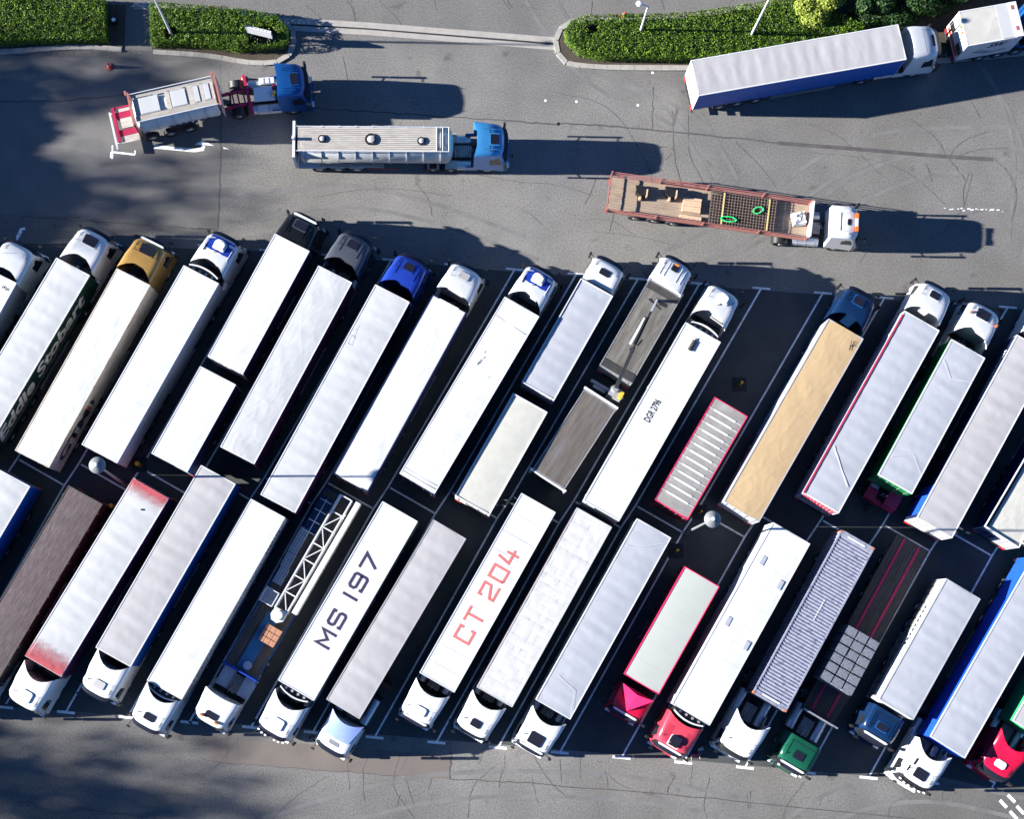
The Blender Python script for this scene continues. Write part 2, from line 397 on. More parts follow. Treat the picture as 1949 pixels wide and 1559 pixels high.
# broad darker repair strip right
s_.path(W2([(1480,272),(1600,281),(1790,297),(1890,303)]), .28, Z); Z += .00002
tag(s_.build('tar_seam', PATCH2), None, None, kind='structure')
t_ = MB()
for pts, w in [([(660,0),(672,18),(676,44)],.13), ([(580,10),(600,24),(612,40)],.07), ([(1055,175),(1140,196),(1190,240),(1240,330)],.07),
               ([(1540,235),(1600,262),(1680,335)],.06), ([(1730,225),(1780,262),(1805,300),(1840,345)],.09), ([(1805,300),(1830,270),(1880,250)],.08),
               ([(1805,303),(1860,285),(1920,281)],.10), ([(1762,312),(1770,330),(1773,345)],.16), ([(1890,300),(1920,330),(1935,370),(1925,420)],.08),
               ([(790,345),(815,380),(822,410)],.06), ([(1560,0),(1600,-5)],.05), ([(1310,210),(1312,290),(1330,330),(1345,360)],.06),
               ([(1400,270),(1450,320),(1480,360)],.06), ([(1635,500),(1668,455),(1680,440)],.06), ([(1280,210),(1284,300),(1300,360)],.09),
               ([(1290,205),(1280,240)],.25), ([(1160,330),(1170,390),(1160,440)],.06), ([(900,330),(980,345),(1060,352),(1130,372)],.07),
               ([(430,20),(470,40),(500,60)],.05), ([(720,0),(760,40),(770,60)],.04), ([(1850,95),(1900,110),(1949,105)],.05),
               ([(1540,290),(1640,300),(1730,330),(1800,390)],.06), ([(1850,330),(1830,400),(1780,450),(1700,480)],.05),
               ([(600,375),(680,362),(760,360),(860,372)],.07), ([(40,300),(80,280),(130,240)],.05), ([(1130,440),(1210,450),(1300,470)],.05),
               ([(450,1410),(430,1440),(400,1470)],.04), ([(1010,1430),(1040,1480),(1080,1520)],.06), ([(1150,1470),(1190,1500),(1260,1520)],.05),
               ([(1350,1480),(1340,1530),(1345,1559)],.05), ([(1530,1490),(1500,1530),(1490,1559)],.05), ([(1760,1500),(1700,1530),(1690,1559)],.05),
               ([(620,1480),(560,1520),(520,1559)],.05), ([(940,1460),(900,1500),(890,1559)],.05), ([(760,1440),(750,1500),(790,1559)],.04),
               ([(1850,405),(1872,400)],.10), ([(700,1440),(690,1470)],.05), ([(432,1405),(431,1450)],.03), ([(452,1405),(453,1452)],.03)]:
    t_.path(wob(curve(pts, 8), 1, .03), w*.7, Z); Z += .00002
wide = MB()
for pts in ([(1260,480),(1420,400),(1560,300),(1700,250),(1949,240)], [(1320,520),(1480,440),(1620,340),(1760,290),(1949,285)], [(430,380),(620,350),(800,380),(1000,450)], [(1000,0),(1040,60),(1120,130),(1260,200),(1330,300)],
            [(1060,0),(1100,60),(1180,120),(1310,190),(1380,300)], [(1500,1559),(1600,1500),(1750,1480),(1949,1520)], [(500,1559),(700,1500),(900,1470),(1200,1480),(1500,1540)], [(1850,100),(1900,180),(1930,300),(1920,460)]):
    q = curve(pts, 10); wide.path(q, .28, .0055+.00002*random.randint(1, 20)); wide.path([(x+.9, y-1.6) for x, y in q], .26, .006+.00002*random.randint(1, 20))
tag(wide.build('worn_wheel_track', mat('worn_track', (0.122, 0.120, 0.121), .9, var=.2, scale=.6, fine=.3, stain=.8, stainc=(.138, .137, .136), stscale=1.2)), None, None, kind='structure')
for k in range(30):        # short scrubs of the parking tyres
    u = random.uniform(620, 1940); v = 1470+ (u-900)*.07+random.uniform(-20, 90)
    if v > 1558: continue
    a = random.uniform(-.3, .5); ln = random.uniform(20, 70)
    t_.path(wob(W2([(u, v), (u+ln*math.sin(a), v-ln*math.cos(a))]), 4, .05), random.uniform(.015, .035), Z); Z += .00002
for k in range(40):
    u = random.uniform(430, 1940); v = random.choice([random.uniform(0, 30), random.uniform(150, 480)])
    a = random.uniform(0, 3.14); ln = random.uniform(15, 90)
    c = random.uniform(-.3, .3)
    t_.path(curve([(u, v), (u+ln*.5*math.cos(a), v-ln*.5*math.sin(a)), (u+ln*math.cos(a+c), v-ln*math.sin(a+c))], 5), random.uniform(.015, .05), Z); Z += .00002
tag(t_.build('tyre_marks', MARK), None, None, kind='structure')

# painted markings
mk = MB(); ZM = .0105
def line(pts, w=.13):
    global ZM
    mk.path(W2(pts), w, ZM); ZM += .00002
Tk = lambda k: (980+117.3*k, 512+9.0*k)
Nk = lambda k: (974.3+117.7*(k-2), 944.7+8.95*(k-2))
Bk = lambda k: (478+117.5*k, 1385+9.6*k)
for k in range(-9, 14):
    t, n0, b = Tk(k), Nk(k), Bk(k)
    m1 = (n0[0]-27.6, n0[1]+41.5)
    line([t, ((t[0]+n0[0])/2, (t[1]+n0[1])/2), n0, m1, b], .12)
    nxt = Nk(k+1); line([(n0[0]+4, n0[1]+2), (nxt[0]-30, nxt[1]+41)], .12)
    if k not in (-8,): line([(t[0]-17, t[1]-1), (t[0]+17, t[1]+2)], .13)
    if k < 12: line([(b[0]-17, b[1]-1.5), (b[0]+17, b[1]+2)], .17)
line([(32,452),(40,436),(48,435)], .16)
line([(213,302),(214,289),(257,294)], .14); line([(212,289),(211,300)], .14); line([(257,286),(257,294)], .1); line([(214,286),(214,276)], .1)
line([(293,279),(370,286),(385,284),(388,277)], .24)
poly(mk, [(370,275),(385,267),(408,277)], ZM); ZM += .00002
poly(mk, [(425,279),(437,284),(425,283)], ZM); ZM += .00002
for a, b in [((1907,1525),(1929,1552)), ((1918,1514),(1932,1528)), ((1903,1524),(1916,1538)), ((1935,1535),(1949,1550)), ((1922,1545),(1936,1560))][1:]:
    line([a, b], .22)
for u, v in [(1038,191),(1097,193),(1214,200),(1242,138)]:
    p = P(u, v); mk.add([(p.x+.09*math.cos(i*math.pi/5), p.y+.09*math.sin(i*math.pi/5), ZM) for i in range(10)], [tuple(range(10))]); ZM += .00002
for k in range(16):         # flecks of the worn hatching top right
    u = 1800+k*7+random.uniform(-3, 3); v = 397+k*.35+random.uniform(-3, 3); p = P(u, v); r = random.uniform(.03, .11)
    mk.add([(p.x-r*1.5, p.y-r*.5, ZM), (p.x+r, p.y-r*.6, ZM), (p.x+r*1.5, p.y+r*.5, ZM), (p.x-r, p.y+r*.4, ZM)], [(0,1,2,3)]); ZM += .00002
tag(mk.build('road_marking', PAINT), None, None, kind='structure')

# drainage channel: two concrete strips and a slot
CONC = mat('pale_concrete', (0.27, 0.255, 0.235), .85, var=.12, scale=1.5, fine=.12, stain=.4, stainc=(.2, .19, .17), stscale=1)
KERB = mat('kerb_stone', (0.27, 0.26, 0.245), .85, var=.15, scale=2, fine=.15, stain=.5, stainc=(.17, .16, .14), stscale=1.5)
SOIL = mat('planting_soil', (0.05, 0.04, 0.03), .95, var=.3, scale=3, fine=.4, bump=.6, bscale=12)
d_ = MB()
d_.path(W2([(540,38),(700,47.5),(1058,76)]), .42, .012, 0); d_.path(W2([(556,53),(700,61),(1056,90)]), .38, .012, 0)
d_.path(W2([(548,46),(700,54.5),(1057,83)]), .14, .008, 1)
tag(d_.build('drainage_channel', [CONC, DARK]), None, None, kind='structure')

def island(name, outline, kw=.34, hk=.13):
    """kerb ring of separate stones round a planting bed; outline in pixels"""
    pts = curve(outline, 6)
    mb = MB(); n = len(pts)
    # resample to stones of ~0.9 m
    acc = [Vector(pts[0])]; left = 0; STEP = .95
    cur = Vector(pts[0])
    for p in pts[1:]:
        p = Vector(p)
        while (p-cur).length + left >= STEP:
            cur = cur + (p-cur).normalized()*(STEP-left); left = 0; acc.append(cur.copy())
        left += (p-cur).length; cur = p
    for a, b in zip(acc[:-1], acc[1:]):
        d = (b-a).normalized(); nn = Vector((-d.y, d.x))
        a2, b2 = a+d*.008, b-d*.008
        mb.prism([a2+nn*kw/2, b2+nn*kw/2, b2-nn*kw/2, a2-nn*kw/2], .0, hk)
        mb.prism([a2+nn*(kw/2+.16), b2+nn*(kw/2+.16), b2+nn*(kw/2+.004), a2+nn*(kw/2+.004)], .0, hk-.05)
    o = mb.build(name, KERB); tag(o, None, None, kind='structure')
    return pts
# right island: clockwise so that the inner side is to the left of the path
island('kerb', [(1470,6),(1300,33),(1180,38),(1110,38),(1077,46),(1059,68),(1060,98),(1080,121),(1130,127),(1220,130),(1420,129),(1700,122),(2050,92)])
island('kerb', [(292,99),(400,107),(470,119),(523,119),(552,103),(560,80),(556,55),(537,38),(500,30),(410,22),(292,10),(240,8)])
island('kerb', [(-60,97),(0,99),(100,92),(170,90),(236,95)])
bed = MB()
poly(bed, [(1470,9),(1300,36),(1110,41),(1080,50),(1064,72),(1064,96),(1084,117),(1130,123),(1420,125),(1700,118),(2050,88),(2200,-150),(1600,-100)], .10)
poly(bed, [(290,95),(400,103),(470,115),(521,115),(549,101),(556,80),(552,57),(535,42),(500,34),(410,26),(292,14)], .10)
poly(bed, [(-60,93),(0,95),(100,88),(170,86),(234,91),(240,10),(150,3),(-60,-5)], .10)
tag(bed.build('planting_bed', SOIL), None, None, kind='structure')
fp = MB(); poly(fp, [(238,12),(291,15),(292,98),(238,96)], .05)
tag(fp.build('footpath', PATCH3), None, None, kind='structure')

# ------------------------------------------------------------------ hedges and trees
def leaf_mat(name, stops):
    m = bpy.data.materials.new(name); m.use_nodes = True; n, l = m.node_tree.nodes, m.node_tree.links
    b = n['Principled BSDF']; b.inputs['Roughness'].default_value = .55; b.inputs['Specular IOR Level'].default_value = .3
    ge = n.new('ShaderNodeNewGeometry'); cr = n.new('ShaderNodeValToRGB')
    while len(cr.color_ramp.elements) < len(stops): cr.color_ramp.elements.new(.5)
    for e, (p, c) in zip(cr.color_ramp.elements, stops): e.position = p; e.color = (*c, 1)
    l.new(ge.outputs['Random Per Island'], cr.inputs[0]); l.new(cr.outputs[0], b.inputs['Base Color'])
    tr = n.new('ShaderNodeBsdfTranslucent'); l.new(cr.outputs[0], tr.inputs[0])
    mx = n.new('ShaderNodeMixShader'); mx.inputs[0].default_value = .25
    l.new(b.outputs[0], mx.inputs[1]); l.new(tr.outputs[0], mx.inputs[2])
    l.new(mx.outputs[0], n['Material Output'].inputs[0])
    return m
LEAF = leaf_mat('hedge_leaf', [(0, (.02, .05, .008)), (.35, (.06, .13, .008)), (.7, (.10, .19, .010)), (1, (.165, .25, .014))])
LEAFY = leaf_mat('yellow_leaf', [(0, (.10, .15, .02)), (.5, (.20, .26, .03)), (1, (.32, .36, .06))])
LEAFD = leaf_mat('dark_leaf', [(0, (.006, .02, .007)), (.5, (.016, .05, .010)), (1, (.035, .10, .012))])
CORE = mat('inner_twigs', (.012, .022, .006), .9, var=.3, scale=4)
BARK = mat('bark', (.08, .06, .045), .9, var=.3, scale=4)

def leafquad(mb, c, nrm, s):
    nrm = nrm.normalized(); u = nrm.orthogonal().normalized()
    a = random.uniform(0, 6.28); w = nrm.cross(u)
    e1 = u*math.cos(a)+w*math.sin(a); e2 = nrm.cross(e1)
    l1 = s*random.uniform(.7, 1.3); l2 = s*random.uniform(.35, .7)
    mb.add([c-e1*l1, c-e2*l2+nrm*.02, c+e1*l1, c+e2*l2+nrm*.02], [(0,1,2,3)])

def inpoly(x, y, p):
    r = False; j = len(p)-1
    for i in range(len(p)):
        if (p[i][1] > y) != (p[j][1] > y) and x < (p[j][0]-p[i][0])*(y-p[i][1])/(p[j][1]-p[i][1])+p[i][0]: r = not r
        j = i
    return r
def hedge(outline, h, label, lm=LEAF, dens=330, holes=()):
    w = W2(outline); cx = sum(p[0] for p in w)/len(w); cy = sum(p[1] for p in w)/len(w)
    hw = [(P(u, v), r) for u, v, r in holes]
    root = empty('hedge', (cx, cy, 0), 0, label, 'hedge')
    lw = [(p[0]-cx, p[1]-cy) for p in w]
    xs = [p[0] for p in lw]; ys = [p[1] for p in lw]
    core = MB(); lf = MB()
    inner = [(p[0]*.985, p[1]*.93) for p in lw]
    # lumpy core as columns
    st = .45; x = min(xs)
    while x < max(xs):
        y = min(ys)
        while y < max(ys):
            if all(inpoly(x+a, y+b, inner) for a in (0, st) for b in (0, st)) and not any((Vector((x+cx+.2, y+cy+.2))-q.xy).length < r+.15 for q, r in hw):
                core.box(x+.004, x+st-.004, y+.004, y+st-.004, .08, h-.28+.1*noise.noise(Vector((x, y, 3))))
            y += st
        x += st
    area = (max(xs)-min(xs))*(max(ys)-min(ys)); N = int(area*dens)
    for k in range(N):
        x, y = random.uniform(min(xs), max(xs)), random.uniform(min(ys), max(ys))
        wx_ = .12*noise.noise(Vector((x*2, y*2, 9)))
        if not inpoly(x+wx_, y+wx_, lw): continue
        hole = [((Vector((x+cx, y+cy))-q.xy).length, r) for q, r in hw]
        if any(d < r and random.random() < .93 for d, r in hole): continue
        lump = noise.noise(Vector((x*2.3, y*2.3, 1)))*.13 + noise.noise(Vector((x*6, y*6, 2)))*.07
        z = h + lump - abs(random.gauss(0, .09))
        n = Vector((random.gauss(0, .7), random.gauss(0, .7), 1))
        leafquad(lf, Vector((x, y, z)), n, random.uniform(.035, .085))
    n = len(lw)
    for i in range(n):                      # the clipped sides
        a, b = Vector(lw[i]), Vector(lw[(i+1) % n]); d = b-a; L = d.length; nn = Vector((d.y, -d.x)).normalized()
        if inpoly(*((a+b)/2+nn*.1), lw): nn = -nn
        for k in range(int(L*h*dens*.6)):
            p = a+d*random.random(); z = random.uniform(.1, h)
            q = p+nn*random.uniform(-.18, .06)
            leafquad(lf, Vector((q.x, q.y, z)), Vector((nn.x+random.gauss(0, .5), nn.y+random.gauss(0, .5), random.uniform(0, .8))), random.uniform(.035, .085))
    core.build('branches', CORE, root); lf.build('foliage', lm, root)
    return root
hedge([(-60,-6),(205,5),(208,84),(150,84),(60,86),(-60,90)], 1.2, 'green clipped hedge at the top left corner, left of the footpath')
hedge([(291,18),(300,15),(400,22),(480,30),(530,41),(549,60),(551,80),(541,94),(500,100),(480,98),(455,102),(400,94),(345,90),(293,92)], 1.2,
      'green clipped hedge with rounded end on the kerbed island right of the footpath', holes=((506,88,1.05),(330,72,.45)))
hedge([(1520,2),(1400,22),(1300,36),(1200,38),(1110,40),(1085,50),(1073,68),(1078,88),(1100,108),(1140,117),(1300,120),(1420,122),(1560,118),(1640,60)], 1.2,
      'long bright green clipped hedge on the island left of the blue sided lorry', holes=((1122,66,.35),(1128,64,.3)))
def bush(name, u, v, rad, h, lm, label, n=5000, sq=(1, 1), leaf=.11, cat='shrub', base=.1, trunk=False, lobes=9, crown0=0.0, gap=0.0):
    c = P(u, v); root = empty(name, (c.x, c.y, 0), 0, label, cat)
    lf = MB(); core = MB()
    L = []
    for k in range(lobes):
        a = random.uniform(0, 6.28); rr = rad*random.uniform(.15, .6)
        L.append((Vector((rr*math.cos(a)*sq[0], rr*math.sin(a)*sq[1], crown0+(h-crown0)*random.uniform(.35, .78))), rad*random.uniform(.35, .6)))
    L.append((Vector((0, 0, crown0+(h-crown0)*.6)), min(rad, (h-crown0)*.5)*.8))
    for k in range(n):
        q, r = random.choice(L)
        d = Vector((random.gauss(0, 1), random.gauss(0, 1), random.gauss(0, 1))).normalized()
        rr = r*(random.uniform(.8, 1.06) if gap == 0 else random.uniform(.3, 1.1))
        p = q+Vector((d.x*sq[0], d.y*sq[1], d.z*.8))*rr
        if p.z < base: continue
        if gap and noise.noise(p*.9) < gap-.5: continue
        leafquad(lf, p, d+Vector((random.gauss(0, .5), random.gauss(0, .5), random.gauss(.3, .5))), leaf*random.uniform(.7, 1.3))
    if trunk:
        core.tube((0, 0, 0), (.1, .05, crown0+(h-crown0)*.45), .24, 8, 0, .13)
        for q, r in L: core.tube((.05, .02, crown0*.8+.3), q, .1, 5, 0, .03)
        core.build('trunk', BARK, root)
    else:
        for q, r in L: core.tube((0, 0, .05), q, .07, 5, 0, .03)
        core.build('branches', BARK, root)
        k2 = MB()
    lf.build('foliage' if not trunk else 'crown', lm, root)
    return root
hedge([(1625,-90),(1900,-90),(1850,-8),(1800,28),(1735,42),(1690,50),(1640,58),(1612,30)], 1.5, 'dark green hedge behind the front half of the long blue sided lorry', LEAFD, 160)
bush('shrub', 1556, 22, 2.0, 2.2, LEAFY, 'yellow green rounded shrub behind the long blue sided lorry', 9000, (1, .85), .11)
bush('shrub', 1648, 10, 1.6, 2.6, LEAFD, 'dark green shrub behind the middle of the long lorry, right of the yellow green one', 6000, (1, .9), .12)
bush('shrub', 1742, 5, 1.9, 2.8, LEAFD, 'dark green shrub above the white cab of the blue sided lorry', 7000, (1.1, .9), .12)
bush('shrub', 1815, -20, 1.8, 2.8, LEAFD, 'dark green shrub at the top edge between two lorries', 5000, (1, .9), .12)
bush('shrub', 1700, 38, 1.2, 1.6, LEAFD, 'low dark green shrub touching the roof edge of the long lorry', 3500, (1.2, .8), .12)
def shade_tree(u, v, rad, h, n, gp, label, leaf=.34):
    """tree whose crown top throws its shade on pixel (u, v)"""
    p = P(u, v); k = ((h-rad*.5) if h < 30 else h*.80)/math.tan(SUN_EL)
    q = bush('tree', 0, 0, rad, h, LEAFD, label, n, (1, 1), leaf, 'tree', 1.0, True, 11, h*.28, gp)
    q.location = (p.x-math.cos(az)*k, p.y-math.sin(az)*k, 0); q['group'] = 'trees beyond the left edge'
TL = 'leafy tree beyond the left edge of the yard, its shade falling on the tarmac'
for a in [(20,290,4.2,16,26000,0), (-15,350,4.4,16,20000,0), (-30,240,3.8,15,12000,0), (-40,390,4.0,14,9000,.2),
          (340,335,4.6,37,900,.42), (200,120,4.2,35,1100,.42), (290,400,4.4,36,1100,.42), (120,170,4.4,34,900,.42), (410,390,4.0,38,500,.45), (150,400,4.4,34,1100,.4), (60,110,3.8,33,1300,.4),
          (90,1400,4.6,34,2000,.4), (215,1478,5.0,36,1200,.42), (260,1545,4.6,38,1300,.42), (450,1520,5,40,600,.45), (60,1545,4.6,26,3500,.35), (0,1480,4.4,24,6000,.3), (330,1430,4,36,600,.45)]:
    shade_tree(*a, TL)

# ------------------------------------------------------------------ vehicle parts
_wheel = {}
def wheel(parent, x, y, r=.5, w=.32, rim=True):
    k = (round(r, 2), round(w, 2))
    if k not in _wheel:
        t = MB(); n = 18
        prof = [(r*.58, -w/2), (r*.9, -w/2), (r, -w/2+.05), (r, w/2-.05), (r*.9, w/2), (r*.58, w/2)]
        vs = []
        for rr, xx in prof:
            for i in range(n):
                a = 2*math.pi*i/n; vs.append((xx, rr*math.cos(a), rr*math.sin(a)))
        m = len(prof)
        fs = [(((q+1) % m)*n+i, ((q+1) % m)*n+(i+1) % n, q*n+(i+1) % n, q*n+i) for q in range(m) for i in range(n)]
        t.add(vs, fs); tm = t.build('wheel', RUBBER, None, 40)
        q = MB(); q.tube((-w*.38, 0, 0), (w*.38, 0, 0), r*.58, 18); q.tube((w*.37, 0, 0), (w*.52, 0, 0), r*.22, 10, 0, r*.16); q.tube((-w*.37, 0, 0), (-w*.52, 0, 0), r*.22, 10, 0, r*.16)
        qm = q.build('rim', SILVER, None, 40)
        _wheel[k] = (tm.data, qm.data); bpy.data.objects.remove(tm); bpy.data.objects.remove(qm)
    a, b = _wheel[k]
    o = bpy.data.objects.new('wheel', a); COL.objects.link(o); o.parent = parent; o.location = (x, y, r)
    c = bpy.data.objects.new('rim', b); COL.objects.link(c); c.parent = o
    return o

def roofprof(st, a, L, zr, ext):
    """side profile of the cab at distance a (0 centre .. 1 side)"""
    rf = .30*a**4
    lo = .03*a*a + (.05 if a > .9 else 0) + (.07 if a > .99 else 0)
    yb = L + ext*a**2.0
    if st == 'low':
        up_ = [(-.42-rf, zr-.16-lo), (-.62-rf*.6, zr-.04-lo), (-1.1, zr-lo), (-L+.35, zr-lo), (-L, zr-.05-lo)]
    elif st == 'ramp':
        up_ = [(-.44-rf, zr-.80-lo), (-.80-rf*.5, zr-.68-lo), (-1.22, zr-.60-lo), (-L+.15, zr-.10-lo), (-yb, zr-lo)]
    else:   # high
        up_ = [(-.36-rf, zr-.42-lo), (-.62-rf*.6, zr-.20-lo), (-1.30, zr-.12-lo), (-L+.35, zr-.02-lo), (-yb, zr-lo)]
    return rf, up_, yb

def roofz(st, a, y, L, zr, ext):
    _, u, _ = roofprof(st, a, L, zr, ext)
    for (y0, z0), (y1, z1) in zip(u[:-1], u[1:]):
        if y <= y0 and y >= y1: return z0+(z1-z0)*(y-y0)/(y1-y0)
    return u[-1][1]

def make_cab(root, x, y, rot, c):
    st = c.get('st', 'high'); L = c.get('L', 2.12); w = c.get('w', 2.46); zr = c.get('zr', 3.75); ext = c.get('ext', .5 if st != 'low' else 0)
    col = c['col']; H0 = w/2
    xf = {'low': .90, 'ramp': .88, 'high': .89}[st]
    ts = [-1, -.95, -.84, -.62, -.35, -.12, .12, .35, .62, .84, .95, 1]
    rows = []
    for t in ts:
        a = abs(t); rf, u, yb = roofprof(st, a, L, zr, ext)
        z4 = u[0][1]
        p = [(-rf, .42, 1), (-rf, 1.15, 1.0), (-.04-rf, 1.75, 1), (-.30-rf, z4-.16, xf+.02)]
        fs = [xf, xf+.005, xf+.02, xf+.06, .985]
        if st == 'low': fs = [xf, xf, xf+.005, xf+.01, xf+.01]
        p += [(yy, zz, f) for (yy, zz), f in zip(u, fs)]
        if st == 'low': p += [(-L, 1.2, 1), (-L, .75, 1)]
        elif a > .93: p += [(-yb, 1.2, 1), (-L, .75, 1)]
        else: p += [(-L-.02, zr-.30, .99), (-L, .75, 1)]
        rows.append([(t*H0*f, yy, zz) for yy, zz, f in p])
    mb = MB(); mb.grid(rows, 0, flip=True)
    n = len(rows[0])
    mb.add(rows[0], [tuple(range(n))], 0); mb.add(rows[-1], [tuple(range(n))[::-1]], 0)
    mb.add([r[0] for r in rows]+[r[-1] for r in rows], [tuple(list(range(len(ts)))+list(range(2*len(ts)-1, len(ts)-1, -1)))], 0)
    cab = mb.build('cab', col, root, 38)
    cab.location = (x, y, .1); cab.rotation_euler = (0, 0, rot)
    rz = lambda xx, yy: roofz(st, min(1, abs(xx)/H0/xf), yy, L, zr, ext)
    # windscreen
    g = []
    for t in (-.9, -.84, -.62, -.35, 0, .35, .62, .84, .9):
        a = abs(t); rf, u, yb = roofprof(st, a, L, zr, ext); z4 = u[0][1]
        r_ = []
        for f in (0.04, .5, .96):
            yy = (-.04-rf)*(1-f)+(-.30-rf)*f+.012; zz = 1.75*(1-f)+(z4-.16)*f; ff = 1*(1-f)+(xf+.02)*f
            r_.append((t*H0*ff, yy, zz))
        g.append(r_)
    m = MB(); m.grid(g, 0, flip=True); m.build('windscreen', GLASS, cab, 40)
    rf, u, yb = roofprof(st, 1, L, zr, ext); z4 = u[0][1]
    zt = z4-.2
    for s in (-1, 1):
        f0 = 1; f1 = xf+.02
        def sx(z): return s*(H0*(1+(f1-1)*(z-1.75)/(z4-.16-1.75))+.012)
        pts = [(sx(1.85), -.50, 1.85), (sx(1.85), -1.30, 1.85), (sx(zt), -1.30, zt), (sx(zt), -.72, zt)]
        m = MB(); m.add(pts, [(0,1,2,3) if s < 0 else (3,2,1,0)]); m.build('side_window', GLASS, cab)
        # mirrors
        m = MB()
        mx = s*(H0+.24)
        m.box(min(mx-.07, mx+.07), max(mx-.07, mx+.07), -.36, -.20, 1.75, 2.55)
        m.box(min(mx-.07, mx+.05), max(mx-.07, mx+.05), -.36, -.22, 1.35, 1.70)
        m.bar((s*(H0*.96), -.40, 2.50), (mx, -.27, 2.48), .04, .04); m.bar((s*H0, -.40, 1.6), (mx, -.27, 1.62), .04, .04)
        m.build('mirror', c.get('mcol', BLACK), cab)
    # kerb mirror on a front arm
    m = MB(); m.bar((H0*.78, -.34, z4-.12), (H0*.80, .22, z4-.18), .035, .035); m.box(H0*.80-.12, H0*.80+.12, .16, .26, z4-.38, z4-.16); m.build('front_mirror', BLACK, cab)
    # bumper + lamps
    m = MB(); m.prism([(-H0*.98, -.30), (-H0*.9, -.04), (-H0*.5, .06), (H0*.5, .06), (H0*.9, -.04), (H0*.98, -.30)], .22, .62); m.build('bumper', c.get('bcol', col), cab)
    for s in (-1, 1):
        m = MB(); m.box(s*H0*.72-.17, s*H0*.72+.17, -.10, .045, .65, .85); m.build('headlight', CLEAR, cab)
    # visor
    if c.get('visor', 1):
        m = MB(); a_ = []
        for t in (-.86, -.7, -.45, -.15, .15, .45, .7, .86):
            a = abs(t); rf, u, yb = roofprof(st, a, L, zr, ext)
            a_.append([(t*H0*xf, -.34-rf, u[0][1]-.05), (t*H0*(xf+.02), -.07-rf*1.1, u[0][1]-.19), (t*H0*(xf+.02), -.08-rf*1.1, u[0][1]-.24), (t*H0*xf, -.34-rf, u[0][1]-.10)])
        m.grid(a_, 0, flip=True); m.build('sun_visor', c.get('vcol', SMOKED), cab, 40)
    if c.get('vlights'):
        for t in c['vlights']:
            rf, u, yb = roofprof(st, abs(t), L, zr, ext)
            q = MB(); q.box(t*H0*xf-.07, t*H0*xf+.07, -.04-rf, .05-rf, u[0][1]-.17, u[0][1]-.07); q.build('roof_lamp', CLEAR, cab)
    if c.get('signbox'):
        rf, u, yb = roofprof(st, .3, L, zr, ext)
        q = MB(); q.prism([(-H0*.70, -.38), (-H0*.6, -.29), (H0*.6, -.29), (H0*.70, -.38), (H0*.6, -.43), (-H0*.6, -.43)], u[0][1]-.04, u[0][1]+.10); q.build('light_board', LETW, cab)
    # seams
    ys = {'low': -1.9, 'ramp': -1.22, 'high': -1.30}[st]
    def patch(nm, x0, x1, y0, y1, dz, mt, rnd=.06, dzb=-.03, mb_=None, bow=0):
        """slab that follows the roof"""
        q = MB()
        corners = [(x0+rnd, y0), (x1-rnd, y0), (x1, y0+rnd), (x1, y1-rnd), (x1-rnd, y1), (x0+rnd, y1), (x0, y1-rnd), (x0, y0+rnd)]
        tp = [(a, b, rz(a, b)+dz) for a, b in corners]; bt = [(a, b, rz(a, b)+dzb) for a, b in corners]
        k = len(tp); q.add(tp+bt, [tuple(range(k))]+[(i, (i+1)%k, k+(i+1)%k, k+i)[::-1] for i in range(k)])
        # orientation fix: top must face up
        return q.build(nm, mt, cab)
    hs = c.get('hatch', 'dark'); hx = c.get('hx', 0); hy = {'low': -1.15, 'ramp': -.98, 'high': -.98}[st] + c.get('hdy', 0)
    hw, hl = c.get('hw', .42), c.get('hl', .27)
    if hs == 'dark':
        if c.get('frame', 1): patch('hatch_frame', hx-hw-.06, hx+hw+.06, hy-hl-.06, hy+hl+.06, .025, c.get('fcol', col))
        patch('roof_hatch', hx-hw, hx+hw, hy-hl, hy+hl, .045, SMOKED)
    elif hs == 'grey': patch('roof_hatch', hx-hw, hx+hw, hy-hl, hy+hl, .06, MROOF)
    elif hs == 'white': patch('roof_hatch', hx-hw, hx+hw, hy-hl, hy+hl, .08, RIM, .10)
    elif hs == 'dome':
        q = MB(); zc = rz(hx, hy)
        ol = [(hx-.44, hy+.06), (hx-.41, hy+.20), (hx-.30, hy+.31), (hx-.12, hy+.36), (hx+.12, hy+.36), (hx+.30, hy+.31), (hx+.41, hy+.20), (hx+.44, hy+.06), (hx+.42, hy-.30), (hx+.36, hy-.36), (hx-.36, hy-.36), (hx-.42, hy-.30)]
        for f, z0, z1 in ((1, -.05, .10), (.9, .10, .17), (.7, .17, .21)):
            q.prism([(hx+(a-hx)*f, hy+(b-hy)*f) for a, b in ol], zc+z0, zc+z1)
        q.build('air_unit', RIM, cab, 50)
        q = MB(); q.tube((hx-.02, hy-.36, zc+.08), (hx-.02, hy-.52, zc+.10), .025, 6); q.tube((hx-.02, hy-.52, zc+.1), (hx-.16, hy-.58, zc+.1), .02, 6); q.build('hose', BLACK, cab)
    elif hs == 'open':
        patch('hatch_frame', hx-hw-.05, hx+hw+.05, hy-hl-.04, hy+hl+.22, .03, c.get('fcol', RIM))
        patch('roof_hatch', hx-hw, hx+hw, hy-hl-.02, hy+hl, .20, SMOKED)
        q = MB(); q.box(hx-hw+.04, hx+hw-.04, hy+hl+.01, hy+hl+.16, rz(hx, hy)+.02, rz(hx, hy)+.10); q.build('hatch_opening', BLACK, cab)
